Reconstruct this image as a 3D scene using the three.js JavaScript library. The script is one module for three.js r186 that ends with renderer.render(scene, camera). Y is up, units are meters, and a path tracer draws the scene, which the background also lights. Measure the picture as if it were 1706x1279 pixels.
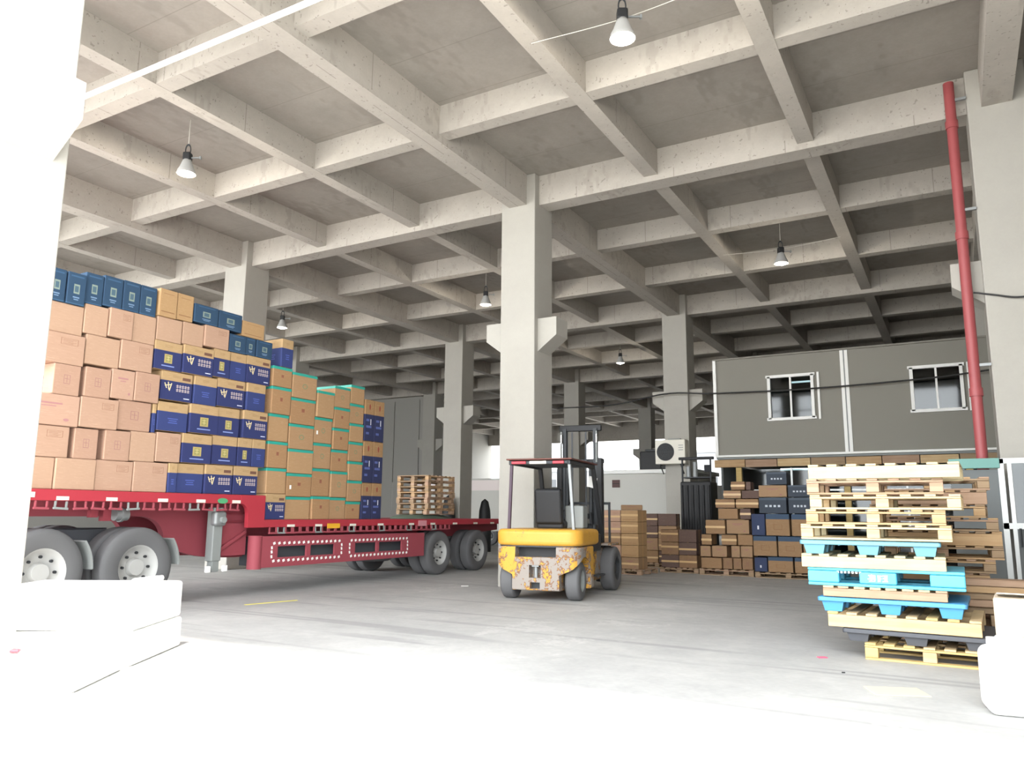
import * as THREE from 'three';
import { RoundedBoxGeometry } from 'three/addons/geometries/RoundedBoxGeometry.js';
import { mergeGeometries } from 'three/addons/utils/BufferGeometryUtils.js';
import { RectAreaLightUniformsLib } from 'three/addons/lights/RectAreaLightUniformsLib.js';
import { Brush, Evaluator, SUBTRACTION } from 'three-bvh-csg';

// ---------------------------------------------------------------- camera, sky, exposure
const scene = new THREE.Scene();
const camera = new THREE.PerspectiveCamera(52.77, 1706 / 1279, 0.05, 400);
const rad = THREE.MathUtils.degToRad;
camera.rotation.order = 'YXZ';
camera.position.set(0, 1.4, 0);
camera.rotation.set(rad(9.46), rad(29.8), rad(0.48));
scene.background = new THREE.Color(1.72, 1.78, 1.84);      // bright hazy sky
const renderer = new THREE.WebGLRenderer({ antialias: true });
renderer.toneMapping = THREE.LinearToneMapping;
renderer.toneMappingExposure = 5.3;
renderer.shadowMap.enabled = true;
RectAreaLightUniformsLib.init();
const sun = new THREE.DirectionalLight(0xfff8ee, 3.6);      // high sun behind the camera: lights the yard up to the roof's shadow edge
sun.name = 'sun_light';
sun.position.set(5 - 6, 28, 10 - 4); sun.target.position.set(-6, 0, -4);
sun.castShadow = true; sun.shadow.radius = 6;
Object.assign(sun.shadow.camera, { left: -45, right: 45, top: 45, bottom: -45, near: 1, far: 90 });
sun.shadow.mapSize.set(4096, 4096);
scene.add(sun, sun.target);

// ---------------------------------------------------------------- helpers
let seed = 12345;
const rnd = () => { seed = (seed * 1664525 + 1013904223) >>> 0; return seed / 4294967296; };
const rr = (a, b) => a + (b - a) * rnd();
const pick = (a) => a[Math.floor(rnd() * a.length)];
const ORD = ['zeroth', 'first', 'second', 'third', 'fourth', 'fifth', 'sixth', 'seventh', 'eighth', 'ninth', 'tenth', 'eleventh', 'twelfth', 'thirteenth', 'fourteenth', 'fifteenth'];
const names = new Map();
function numbered(n) { const k = names.get(n) ?? 0; names.set(n, k + 1); return k ? n + '_' + String(k).padStart(3, '0') : n; }
const seenLabels = new Map();
function tag(o, label, category, group) {
  if (seenLabels.has(label) && seenLabels.get(label) !== group) console.log('DUPLICATE LABEL ' + label);
  seenLabels.set(label, group ?? null);
  o.userData.label = label; o.userData.category = category;
  if (group) o.userData.group = group;
  return o;
}
function thing(name, label, category, pos = [0, 0, 0], turn = 0, group) {
  const g = new THREE.Group(); g.name = numbered(name); g.position.set(...pos); g.rotation.y = turn;
  tag(g, label, category, group); scene.add(g); return g;
}
function structure(name) { const g = new THREE.Group(); g.name = name; g.userData.kind = 'structure'; scene.add(g); return g; }
function part(parent, name, geo, mat, pos, rot) {
  const m = new THREE.Mesh(geo, mat); m.name = name; m.castShadow = m.receiveShadow = true;
  if (pos) m.position.set(...pos);
  if (rot) m.rotation.set(...rot);
  parent.add(m); return m;
}
// box with uv in metres
function B(w, h, d, off = 0) {
  const g = new THREE.BoxGeometry(w, h, d), uv = g.attributes.uv, s = [[d, h], [d, h], [w, d], [w, d], [w, h], [w, h]];
  for (let f = 0; f < 6; f++) for (let k = 0; k < 4; k++) { const i = f * 4 + k; uv.setXY(i, uv.getX(i) * s[f][0] + off + f * 0.37, uv.getY(i) * s[f][1] + off * 0.7); }
  return g;
}
function RB(w, h, d, r = 0.01, seg = 1) {
  const g = new RoundedBoxGeometry(w, h, d, seg, Math.min(r, w / 2.1, h / 2.1, d / 2.1)), uv = g.attributes.uv, n = uv.count / 6, s = [[d, h], [d, h], [w, d], [w, d], [w, h], [w, h]];
  for (let i = 0; i < uv.count; i++) { const f = Math.floor(i / n); uv.setXY(i, uv.getX(i) * s[f][0], uv.getY(i) * s[f][1]); }
  g.clearGroups(); return g;
}
const at = (g, x, y, z, rx = 0, ry = 0, rz = 0) => { if (rx) g.rotateX(rx); if (ry) g.rotateY(ry); if (rz) g.rotateZ(rz); return g.translate(x, y, z); };
const merge = (l) => mergeGeometries(l.map((g) => { const c = g.index ? g.toNonIndexed() : g; for (const k of Object.keys(c.attributes)) if (!['position', 'normal', 'uv'].includes(k)) c.deleteAttribute(k); return c; }));
const cyl = (r1, r2, h, n = 20) => new THREE.CylinderGeometry(r1, r2, h, n);
function tube(pts, r, n = 24, k = 8) { return new THREE.TubeGeometry(new THREE.CatmullRomCurve3(pts.map((p) => new THREE.Vector3(...p))), n, r, k); }
function bar(a, b, w, d = w) {          // straight square bar between two points
  const A = new THREE.Vector3(...a), Bv = new THREE.Vector3(...b), L = A.distanceTo(Bv);
  const g = RB(w, L, d, Math.min(w, d) * 0.25);
  g.applyQuaternion(new THREE.Quaternion().setFromUnitVectors(new THREE.Vector3(0, 1, 0), Bv.clone().sub(A).normalize()));
  return g.translate((A.x + Bv.x) / 2, (A.y + Bv.y) / 2, (A.z + Bv.z) / 2);
}
function rod(a, b, r, n = 10) {
  const A = new THREE.Vector3(...a), Bv = new THREE.Vector3(...b);
  const g = cyl(r, r, A.distanceTo(Bv), n);
  g.applyQuaternion(new THREE.Quaternion().setFromUnitVectors(new THREE.Vector3(0, 1, 0), Bv.clone().sub(A).normalize()));
  return g.translate((A.x + Bv.x) / 2, (A.y + Bv.y) / 2, (A.z + Bv.z) / 2);
}
function extrude(pts, depth, bevel = 0) {
  const s = new THREE.Shape(pts.map((p) => new THREE.Vector2(p[0], p[1])));
  return new THREE.ExtrudeGeometry(s, { depth, bevelEnabled: bevel > 0, bevelSize: bevel, bevelThickness: bevel, bevelSegments: 2, curveSegments: 12 });
}

// ---------------------------------------------------------------- textures
function lattice(n, s) { let q = s >>> 0; const a = new Float32Array(n * n); for (let i = 0; i < a.length; i++) { q = (q * 1664525 + 1013904223) >>> 0; a[i] = q / 4294967296; } return a; }
function noise(size, freqs, s0 = 1) {   // tileable layered value noise, 0..1
  const out = new Float32Array(size * size); let tot = 0;
  freqs.forEach(([fx, fy, amp], li) => {
    const L = lattice(Math.max(fx, fy), s0 * 977 + li * 131), N = Math.max(fx, fy); tot += amp;
    for (let y = 0; y < size; y++) {
      const v = y / size * fy, y0 = Math.floor(v), ty = v - y0, sy = ty * ty * (3 - 2 * ty), r0 = (y0 % fy) * N, r1 = ((y0 + 1) % fy) * N;
      for (let x = 0; x < size; x++) {
        const u = x / size * fx, x0 = Math.floor(u), tx = u - x0, sx = tx * tx * (3 - 2 * tx), c0 = x0 % fx, c1 = (x0 + 1) % fx;
        const a = L[r0 + c0] + (L[r0 + c1] - L[r0 + c0]) * sx, b = L[r1 + c0] + (L[r1 + c1] - L[r1 + c0]) * sx;
        out[y * size + x] += amp * (a + (b - a) * sy);
      }
    }
  });
  for (let i = 0; i < out.length; i++) out[i] /= tot;
  return out;
}
function dataTex(size, fn, tile = 1, srgb = true) {
  const d = new Uint8Array(size * size * 4);
  for (let i = 0; i < size * size; i++) { const c = fn(i, i % size, Math.floor(i / size)); for (let k = 0; k < 3; k++) d[i * 4 + k] = Math.max(0, Math.min(255, c[k])); d[i * 4 + 3] = 255; }
  const t = new THREE.DataTexture(d, size, size); t.wrapS = t.wrapT = THREE.RepeatWrapping; t.magFilter = THREE.LinearFilter; t.minFilter = THREE.LinearMipmapLinearFilter; t.generateMipmaps = true;
  if (srgb) t.colorSpace = THREE.SRGBColorSpace; t.repeat.set(1 / tile, 1 / tile); t.needsUpdate = true; return t;
}
const mix = (a, b, t) => [a[0] + (b[0] - a[0]) * t, a[1] + (b[1] - a[1]) * t, a[2] + (b[2] - a[2]) * t];
const sm = (a, b, x) => { const t = Math.max(0, Math.min(1, (x - a) / (b - a))); return t * t * (3 - 2 * t); };
// raw cast concrete: blotches, form joints, small voids
const nA = noise(1024, [[3, 3, 1], [9, 9, 0.8], [40, 40, 0.5], [160, 160, 0.4]], 3), nB = noise(1024, [[14, 4, 1], [60, 30, 0.6]], 8), nC = noise(1024, [[90, 90, 1], [200, 200, 0.6]], 11);
const concreteMap = dataTex(1024, (i, x, y) => {
  let c = mix([160, 155, 147], [184, 178, 169], nA[i]);
  c = mix(c, [138, 132, 124], 0.28 * sm(0.66, 0.8, nB[i]));
  if (nC[i] > 0.82) c = mix(c, [112, 108, 101], 0.45);
  if (x % 512 < 4 && nA[(i + 77) % nA.length] > 0.4) c = mix(c, [128, 122, 114], 0.6);
  return c;
}, 4);
const concreteSlabMap = dataTex(1024, (i, x, y) => {
  let c = mix([132, 127, 120], [160, 154, 146], nA[i]);
  c = mix(c, [120, 115, 109], 0.32 * sm(0.6, 0.78, nB[(i * 1) % nB.length]));
  if (y % 256 < 3) c = mix(c, [114, 109, 103], 0.45);
  return c;
}, 5);
const paintMap = dataTex(512, (i) => { const j = (i % 512) * 2 + Math.floor(i / 512) * 2 * 1024; return mix([160, 157, 149], [171, 168, 160], nA[j]); }, 4);
const nF = noise(1024, [[4, 4, 1], [16, 16, 0.8], [64, 64, 0.6], [256, 256, 0.5]], 21), nS = noise(1024, [[3, 30, 1], [5, 90, 0.7]], 33);
const floorMap = dataTex(1024, (i) => {
  let c = mix([146, 146, 145], [182, 181, 178], nF[i]);
  c = mix(c, [120, 120, 120], 0.4 * sm(0.6, 0.8, nS[i]));
  c = mix(c, [190, 189, 186], 0.5 * sm(0.66, 0.78, nF[(i + 300000) % nF.length]));
  return c;
}, 8);
const nW = noise(512, [[2, 30, 1], [4, 110, 0.8], [8, 8, 0.4]], 41);
const woodTex = (a, b, k) => dataTex(512, (i) => { let c = mix(a, b, nW[(i + k * 4099) % nW.length]); if (nC[(i * 3 + k * 999) % nC.length] > 0.84) c = mix(c, [120, 84, 52], 0.25); return c; }, 0.8);
const WOOD = [woodTex([214, 178, 128], [240, 214, 168], 0), woodTex([196, 156, 112], [226, 194, 150], 3), woodTex([176, 140, 112], [212, 180, 152], 7), woodTex([214, 194, 150], [230, 216, 178], 11), woodTex([166, 138, 108], [200, 174, 140], 17), woodTex([222, 190, 122], [244, 216, 152], 23)];
const std = (o) => new THREE.MeshStandardMaterial({ roughness: 0.8, ...o });
const woodMat = WOOD.map((map) => std({ map, color: '#d6d6d6', roughness: 0.85 }));
const M = {
  concrete: std({ map: concreteMap, roughness: 0.95, bumpMap: concreteMap, bumpScale: 0.004 }),
  slab: std({ map: concreteSlabMap, roughness: 0.95 }),
  column: std({ map: paintMap, roughness: 0.9 }),
  whiteWall: std({ color: '#c6c5be', roughness: 0.9 }),
  floor: std({ map: floorMap, roughness: 0.75 }),
  farGrey: std({ color: '#6c6e70', roughness: 0.9 }), farDark: std({ color: '#34373a', roughness: 0.8 }), greyWall: std({ color: '#9c9a94', roughness: 0.9 }),
  dado: std({ color: '#6c7070', roughness: 0.9 }),
  red: std({ color: '#a8323e', roughness: 0.5 }), redDull: std({ color: '#98444e', roughness: 0.7 }), redDark: std({ color: '#7c2b35', roughness: 0.8 }),
  white: std({ color: '#eeeeea', roughness: 0.5 }), cream: std({ color: '#dcd8cc', roughness: 0.6 }),
  black: std({ color: '#1d1e20', roughness: 0.6 }), rubber: std({ color: '#5f5f60', roughness: 0.9 }),
  steel: std({ color: '#8d9090', roughness: 0.5, metalness: 0.4 }), greyPaint: std({ color: '#868a88', roughness: 0.7 }), darkSteel: std({ color: '#34373a', roughness: 0.55, metalness: 0.2 }),
  chrome: std({ color: '#d8d8d8', roughness: 0.2, metalness: 1 }), postDark: std({ color: '#4a3a46', roughness: 0.6 }), roofRust: std({ color: '#6a433c', roughness: 0.8 }), hub: std({ color: '#a9a9a6', roughness: 0.7 }),
  chassis: std({ color: '#4a4d52', roughness: 0.8 }), pipeRed: std({ color: '#954648', roughness: 0.5 }),
  alu: std({ color: '#c9ccca', roughness: 0.4, metalness: 0.3 }), panel: std({ color: '#86837a', roughness: 0.7 }), cable: std({ color: '#2a2a2a', roughness: 0.7 }),
  wire: std({ color: '#c9c6bd', roughness: 0.6 }), glass: new THREE.MeshPhysicalMaterial({ color: '#dfe8e8', transmission: 1, thickness: 0, roughness: 0.03, ior: 1.45 }),
  smoked: new THREE.MeshPhysicalMaterial({ color: '#9aa5a6', transmission: 1, thickness: 0, roughness: 0.05, ior: 1.5 }),
  teal: std({ color: '#2f9c8c', roughness: 0.45 }), yellow: std({ color: '#e0a92a', roughness: 0.6 }), green: std({ color: '#4f9c6c', roughness: 0.6 }),
  blueP: std({ color: '#4b90bd', roughness: 0.45 }), bluePale: std({ color: '#679db0', roughness: 0.5 }), cyanP: std({ color: '#54b2cf', roughness: 0.45 }), blackP: std({ color: '#4b4d52', roughness: 0.6 }),
  tarp: std({ color: '#5c6b5c', roughness: 0.8 }), foamWhite: std({ color: '#f4f4f0', roughness: 0.8 }),
  lampGlow: std({ color: '#ffffff', emissive: '#fff8ea', emissiveIntensity: 0.35, roughness: 0.3 }), tubeGlow: std({ color: '#ffffff', emissive: '#f2fbff', emissiveIntensity: 1.1 }),
};

// ---------------------------------------------------------------- structure
const XG = [-32.45, -24.1, -15.75, -7.4, 0.95], ZG = [-3.45, -13.5, -23.55, -33.6, -43.65, -53.7];
const SLAB = 8.25;
const floorG = structure('floor');
part(floorG, 'floor_slab', B(220, 0.3, 260), M.floor, [-10, -0.15, -60]);
const ceilingG = structure('ceiling');
part(ceilingG, 'ceiling_slab', B(35.6, 0.3, 52), M.slab, [-15.6, SLAB + 0.15, -28.9]);
{
  const xs0 = -33.4, xs1 = 2.0, zs0 = -54.5, zs1 = -2.95;
  ZG.forEach((z, i) => {
    part(ceilingG, 'main_beam', B(xs1 - xs0, SLAB - (i === 5 ? 6.75 : 7.62), 0.4, i * 1.3), M.concrete, [(xs0 + xs1) / 2, (SLAB + (i === 5 ? 6.75 : 7.62)) / 2, z]);
    if (i < 5) for (let k = 1; k < 3; k++) part(ceilingG, 'cross_beam', B(xs1 - xs0, SLAB - 7.74, 0.27, i * 2.1 + k), M.concrete, [(xs0 + xs1) / 2, (SLAB + 7.74) / 2, z - 3.35 * k]);
  });
  XG.forEach((x, i) => {
    part(ceilingG, 'girder', B(0.4, SLAB - 7.6, zs1 - zs0, i * 0.9), M.concrete, [x, (SLAB + 7.6) / 2, (zs0 + zs1) / 2]);
    if (i < 4) for (let k = 1; k < 3; k++) part(ceilingG, 'joist', B(0.27, SLAB - 7.735, zs1 - zs0, i * 1.7 + k * 0.6), M.concrete, [x + 2.783 * k, (SLAB + 7.735) / 2, (zs0 + zs1) / 2]);
  });
}
// columns with a corbel on either side
const colNote = {
  '2,1': 'tall pale concrete column rising behind the stacked cartons on the trailer', '3,1': 'big pale concrete column standing directly behind the yellow forklift',
  '4,1': 'pale concrete column at the right beside the red pipe', '3,0': 'overexposed white near pillar at the left edge of the photo',
  '2,2': 'pale column behind the trailer deck, left of the forklift column', '3,2': 'pale column carrying the outdoor air conditioner unit',
  '2,3': 'distant column seen just above the forklift mast', '2,4': 'farthest column seen in front of the bright opening, left of the air conditioner',
  '1,2': 'dim column hidden behind the teal taped cartons', '1,3': 'dim column at the end of the dark partition wall',
  '3,3': 'dim column behind the white flat roofed cabin', '4,2': 'column behind the right end of the upstairs prefab office', '1,4': 'distant column left of the second forklift column row', '3,4': 'distant column behind the upstairs prefab office', '2,0': 'facade pillar outside the left edge of the photo',
};
for (const key of ['2,1', '3,1', '4,1', '3,0', '2,2', '3,2', '2,3', '2,4', '1,2', '1,3', '3,3', '4,2']) {
  const [i, j] = key.split(',').map(Number), c = thing('concrete_column', colNote[key], 'column', [XG[i], 0, ZG[j]]);
  part(c, 'shaft', RB(0.78, SLAB, 0.78, 0.02), M.column, [0, SLAB / 2, 0]);
  for (const s of [-1, 1]) {
    const g = extrude([[0.38, 5.22], [0.8, 5.22], [0.8, 4.86], [0.38, 4.55]], 0.5); g.translate(0, 0, -0.25); if (s < 0) g.rotateY(Math.PI);
    part(c, 'corbel', g, M.column);
  }
}
function wall(name, w, h, d, x, y, z, m) { const g = structure(name); part(g, 'wall_face', B(w, h, d), m, [x, y, z]); return g; }
wall('wall_left', 0.25, SLAB, 50.5, -32.9, SLAB / 2, -28.7, M.greyWall);
{
  const g = wall('wall_partition', 8.2, SLAB - 0.65, 0.2, -28.45, (SLAB - 0.65) / 2, -33.7, M.greyWall);
  part(g, 'dado_panel', B(8.0, 3.0, 0.06), M.greyWall, [-28.45, 1.5, -33.57]);
  for (let k = 0; k < 5; k++) part(g, 'panel_rib', B(0.08, 7.4, 0.05), M.greyWall, [-31.8 + k * 1.7, 3.7, -33.56]);
}
wall('wall_right', 0.2, SLAB, 51, 1.9, SLAB / 2, -28.6, M.greyWall);
{ // far side opening: low parapet and yard beyond
  const g = wall('wall_back', 16, SLAB, 0.2, -6.1, SLAB / 2, -54.2, M.greyWall);
  part(g, 'parapet', B(18.6, 3.4, 0.2), M.greyWall, [-23.4, 1.7, -54.2]);
}

// red fire pipe
{
  const p = thing('fire_pipe', 'red vertical fire pipe with clamps running up beside the right column', 'pipe', [0.34, 0, -13.1]);
  part(p, 'pipe_run', cyl(0.075, 0.075, 8.1, 20), M.pipeRed, [0, 4.05, 0]);
  for (const y of [0.9, 3.2, 5.6, 7.4]) { part(p, 'coupling', cyl(0.09, 0.09, 0.12, 20), M.pipeRed, [0, y, 0]); part(p, 'clamp', B(0.2, 0.04, 0.05), M.steel, [0.12, y + 0.4, -0.0]); }
}
{ // white pipe under the front beams
  const p = thing('white_pipe', 'thin bright white pipe slung across the ceiling at top left', 'pipe');
  part(p, 'pipe_run', rod([-12.5, 6.62, -5.22], [-2.2, 6.62, -5.28], 0.033), M.white);
  for (const x of [-11.6, -4.6]) part(p, 'hanger', rod([x, 6.64, -5.24], [x, SLAB, -5.24], 0.008, 6), M.wire);
}

// ---------------------------------------------------------------- high bay lamps
function lamp(x, z, label, y = 7.22) {
  const l = thing('high_bay_lamp', label, 'lamp', [x, y, z], 0.5), S = 0.68; l.scale.setScalar(S);
  const prof = [[0.02, 0.40], [0.10, 0.38], [0.13, 0.30], [0.17, 0.18], [0.22, 0.08], [0.235, 0.0], [0.225, 0.0], [0.16, 0.17], [0.1, 0.3], [0.02, 0.36]].map((p) => new THREE.Vector2(...p));
  part(l, 'reflector', new THREE.LatheGeometry(prof, 32), M.hub, [0, 0, 0]);
  part(l, 'lens', new THREE.LatheGeometry([[0, -0.05], [0.12, -0.035], [0.215, 0.005], [0.12, 0.02], [0, 0.02]].map((p) => new THREE.Vector2(...p)), 32), M.lampGlow);
  part(l, 'ballast', RB(0.2, 0.22, 0.2, 0.04, 2), M.black, [0, 0.47, 0]);
  part(l, 'hook', new THREE.TorusGeometry(0.09, 0.018, 8, 20).scale(0.75, 1.6, 1), M.darkSteel, [0, 0.66, 0]);
  part(l, 'side_bracket', merge([at(B(0.24, 0.03, 0.03), 0.22, 0.44, 0), at(B(0.04, 0.08, 0.06), 0.34, 0.44, 0)]), M.steel);
  part(l, 'suspension_rod', rod([0, 0.78, 0], [0, (SLAB - y) / S - 0.01, 0], 0.01, 6), M.wire);
  const s = new THREE.PointLight(0xfff4e2, 1.2, 0, 2); s.name = 'bulb_light'; s.position.y = -0.12; s.castShadow = true; l.add(s);
}
lamp(-3.2, -8.28, 'white high bay lamp with black top hanging at the top of the photo');
lamp(-11.35, -8.25, 'high bay lamp hanging above the stacked blue cartons at left');
lamp(-3.2, -18.25, 'small bright high bay lamp above the upstairs prefab office');
lamp(-11.25, -18.1, 'high bay lamp just left of the big forklift column');
lamp(-11.1, -27.9, 'distant high bay lamp between the forklift column and the air conditioner column');
lamp(-18.2, -17.1, 'high bay lamp mostly hidden by the top of the carton load', 7.12);
{
  const w = [[-4.6, -1.9, -8.28, 'thin pale wire stretched through the topmost lamp'], [-4.6, -1.9, -18.25, 'thin pale wire stretched through the lamp above the office']];
  for (const [x0, x1, z, label] of w) { const m = part(scene, numbered('lamp_wire'), tube([[x0, 7.715, z - 0.2], [(x0 + x1) / 2, 7.64, z - 0.2], [x1, 7.715, z - 0.2]], 0.006, 20, 5), M.wire); tag(m, label, 'wire'); }
}

// ---------------------------------------------------------------- cartons
const PX = 256;
function art(draw, seedN) {             // left half: printed face, right half: the other faces
  const cv = document.createElement('canvas'); cv.width = PX * 2; cv.height = PX; const c = cv.getContext('2d');
  draw(c, 0, true); draw(c, PX, false);
  const t = new THREE.CanvasTexture(cv); t.colorSpace = THREE.SRGBColorSpace; return std({ map: t, roughness: 0.85 });
}
const rect = (c, col, x, y, w, h) => { c.fillStyle = col; c.fillRect(x, y, w, h); };
function kraftBase(c, x, col) {
  rect(c, col, x, 0, PX, PX);
  for (let k = 0; k < 160; k++) { c.fillStyle = rnd() < 0.5 ? 'rgba(255,235,200,0.10)' : 'rgba(90,60,30,0.07)'; c.fillRect(x + rr(0, PX - 40), rr(0, PX), rr(8, 40), rr(1, 3)); }
}
const kraft = (col, printed) => art((c, x, front) => {
  kraftBase(c, x, col);
  if (!front) { rect(c, 'rgba(190,150,100,0.8)', x + 118, 0, 20, PX); return; }
  if (printed === 1) { c.strokeStyle = 'rgba(120,80,60,0.55)'; c.lineWidth = 3; for (let k = 0; k < 4; k++) { c.beginPath(); c.moveTo(x + 150, 50 + k * 11); c.lineTo(x + 210 - (k % 2) * 14, 50 + k * 11); c.stroke(); } c.strokeRect(x + 142, 40, 76, 52); }
  if (printed === 2) { c.fillStyle = 'rgba(140,70,110,0.35)'; c.fillRect(x + 70, 70, 110, 14); c.fillRect(x + 95, 96, 60, 8); c.beginPath(); c.arc(x + 200, 205, 12, 0, 7); c.fill(); }
  if (printed === 3) { c.strokeStyle = 'rgba(110,60,80,0.45)'; c.lineWidth = 4; c.strokeRect(x + 100, 90, 56, 70); c.beginPath(); c.moveTo(x + 128, 96); c.lineTo(x + 128, 152); c.moveTo(x + 106, 120); c.lineTo(x + 150, 120); c.stroke(); }
  if (printed === 4) { rect(c, 'rgba(110,70,45,0.5)', x + 30, 205, 190, 10); rect(c, 'rgba(110,70,45,0.35)', x + 50, 40, 150, 6); }
});
const KRAFT = [kraft('#ad8c76', 1), kraft('#b18f7a', 2), kraft('#a98772', 3), kraft('#af8f77', 0), kraft('#a98860', 4)];
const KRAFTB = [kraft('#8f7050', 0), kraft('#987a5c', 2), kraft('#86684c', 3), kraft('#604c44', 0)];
const navy = (kind, deep = '#28305f', lid = '#ad9068') => art((c, x, front) => {
  kraftBase(c, x, lid); rect(c, deep, x, 84, PX, PX - 84);
  c.strokeStyle = 'rgba(120,90,60,0.6)'; c.lineWidth = 2; for (let k = 0; k < 3; k++) { c.beginPath(); c.moveTo(x + 90, 34 + k * 8); c.lineTo(x + 160, 34 + k * 8); c.stroke(); }
  const k = front ? kind : 'n';
  if (k === 'e') { rect(c, '#ab9a60', x + 92, 112, 72, 80); rect(c, '#8f8a54', x + 104, 122, 48, 60); c.strokeStyle = '#c4b57e'; c.lineWidth = 5; c.beginPath(); c.moveTo(x + 110, 138); c.lineTo(x + 146, 138); c.moveTo(x + 128, 128); c.lineTo(x + 128, 176); c.moveTo(x + 112, 160); c.lineTo(x + 144, 160); c.stroke(); rect(c, '#7f8fc4', x + 70, 212, 116, 10); }
  if (k === 'p') {
    rect(c, '#6a4a3c', x + 168, 40, 66, 26);
    c.strokeStyle = '#d8c79a'; c.lineWidth = 8; c.lineCap = 'round'; c.beginPath(); c.moveTo(x + 32, 110); c.lineTo(x + 46, 150); c.moveTo(x + 58, 100); c.lineTo(x + 64, 160); c.moveTo(x + 36, 130); c.lineTo(x + 78, 118); c.moveTo(x + 84, 108); c.lineTo(x + 70, 170); c.stroke();
    c.lineWidth = 6; c.strokeStyle = '#b8a9a6'; for (let r = 0; r < 2; r++) for (let q = 0; q < 5; q++) { const X = x + 124 + q * 22, Y = 118 + r * 34; c.beginPath(); c.moveTo(X, Y); c.lineTo(X + 16, Y + 2); c.moveTo(X + 8, Y - 6); c.lineTo(X + 6, Y + 18); c.moveTo(X + 1, Y + 14); c.lineTo(X + 15, Y + 15); c.stroke(); }
    rect(c, '#cfd3e6', x + 186, 222, 46, 8);
  }
  if (k === 'n') { rect(c, '#4a5aa0', x + 86, 140, 84, 8); rect(c, '#4a5aa0', x + 96, 158, 64, 8); rect(c, '#4a5aa0', x + 90, 176, 76, 8); }
});
const NAVY = { e: navy('e'), p: navy('p'), n: navy('n', '#2e3a6c') };
const deepBlue = art((c, x, front) => {
  rect(c, '#27425c', x, 0, PX, PX); rect(c, '#365674', x + 40, 24, 176, 12); rect(c, '#365674', x, 244, PX, 12);
  if (front) { rect(c, '#7d8c82', x + 88, 92, 80, 76); rect(c, '#48606e', x + 102, 106, 52, 48); rect(c, '#6e88a4', x + 84, 192, 88, 10); rect(c, '#6e88a4', x + 96, 210, 64, 8); }
});
const tealBox = [art((c, x, f) => { kraftBase(c, x, '#a58360'); if (f) { c.strokeStyle = 'rgba(60,140,110,0.55)'; c.lineWidth = 6; c.beginPath(); c.arc(x + 128, 130, 22, 0, 7); c.stroke(); } }), art((c, x, f) => { kraftBase(c, x, '#a07c58'); if (f) { rect(c, 'rgba(120,60,50,0.6)', x + 112, 100, 30, 34); } }), art((c, x) => kraftBase(c, x, '#a98762'))];
const navyTall = art((c, x, f) => {
  rect(c, '#2b335f', x, 0, PX, PX); kraftBase(c, x, '#9c7a54'); rect(c, '#292e50', x, 92, PX, PX - 92);
  if (f) { c.fillStyle = '#8c3f34'; c.beginPath(); c.arc(x + 128, 46, 18, 0, 7); c.fill(); for (let k = 0; k < 3; k++) rect(c, '#54609a', x + 40, 120 + k * 40, 80 + (k % 2) * 60, 14); rect(c, '#d9dcea', x + 150, 120, 20, 36); }
});
const darkCarton = art((c, x, f) => { rect(c, '#3b424c', x, 0, PX, PX); rect(c, '#4c5560', x, 0, PX, 40); if (f) { c.fillStyle = '#b9bfc6'; for (let k = 0; k < 4; k++) c.fillRect(x + 60 + k * 38, 120, 22, 34); } });
const blueLid = art((c, x, f) => { kraftBase(c, x, '#8e7050'); rect(c, '#3b4d62', x, 0, PX, 62); if (f) { c.strokeStyle = 'rgba(110,70,40,0.5)'; c.lineWidth = 4; c.strokeRect(x + 88, 120, 84, 60); } });
const navyPlain = art((c, x, f) => { rect(c, '#323c58', x, 0, PX, PX); if (f) rect(c, '#d7d9df', x + 110, 140, 30, 44); });
function cartonGeo(w, h, d, face) {     // face: 0 = +x carries the print, 4 = +z
  const g = new RoundedBoxGeometry(w, h, d, 1, Math.min(0.014, h / 6)), uv = g.attributes.uv, n = uv.count / 6;
  for (let i = 0; i < uv.count; i++) { const f = Math.floor(i / n), top = f === 2 || f === 3; uv.setXY(i, (f === face ? 0.01 : 0.51) + uv.getX(i) * 0.48, top ? 0.97 + uv.getY(i) * 0.02 : 0.01 + uv.getY(i) * 0.98); }
  g.clearGroups(); return g;
}
const pkTape = std({ color: '#c9a878', roughness: 0.35 });
function carton(name, label, group, x, y, z, w, h, d, mat, face = 0, turn = 0) {
  const m = part(scene, numbered(name), cartonGeo(w, h, d, face), mat, [x, y + h / 2, z], [0, turn, 0]);
  tag(m, label, 'carton', group); return m;
}
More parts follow.
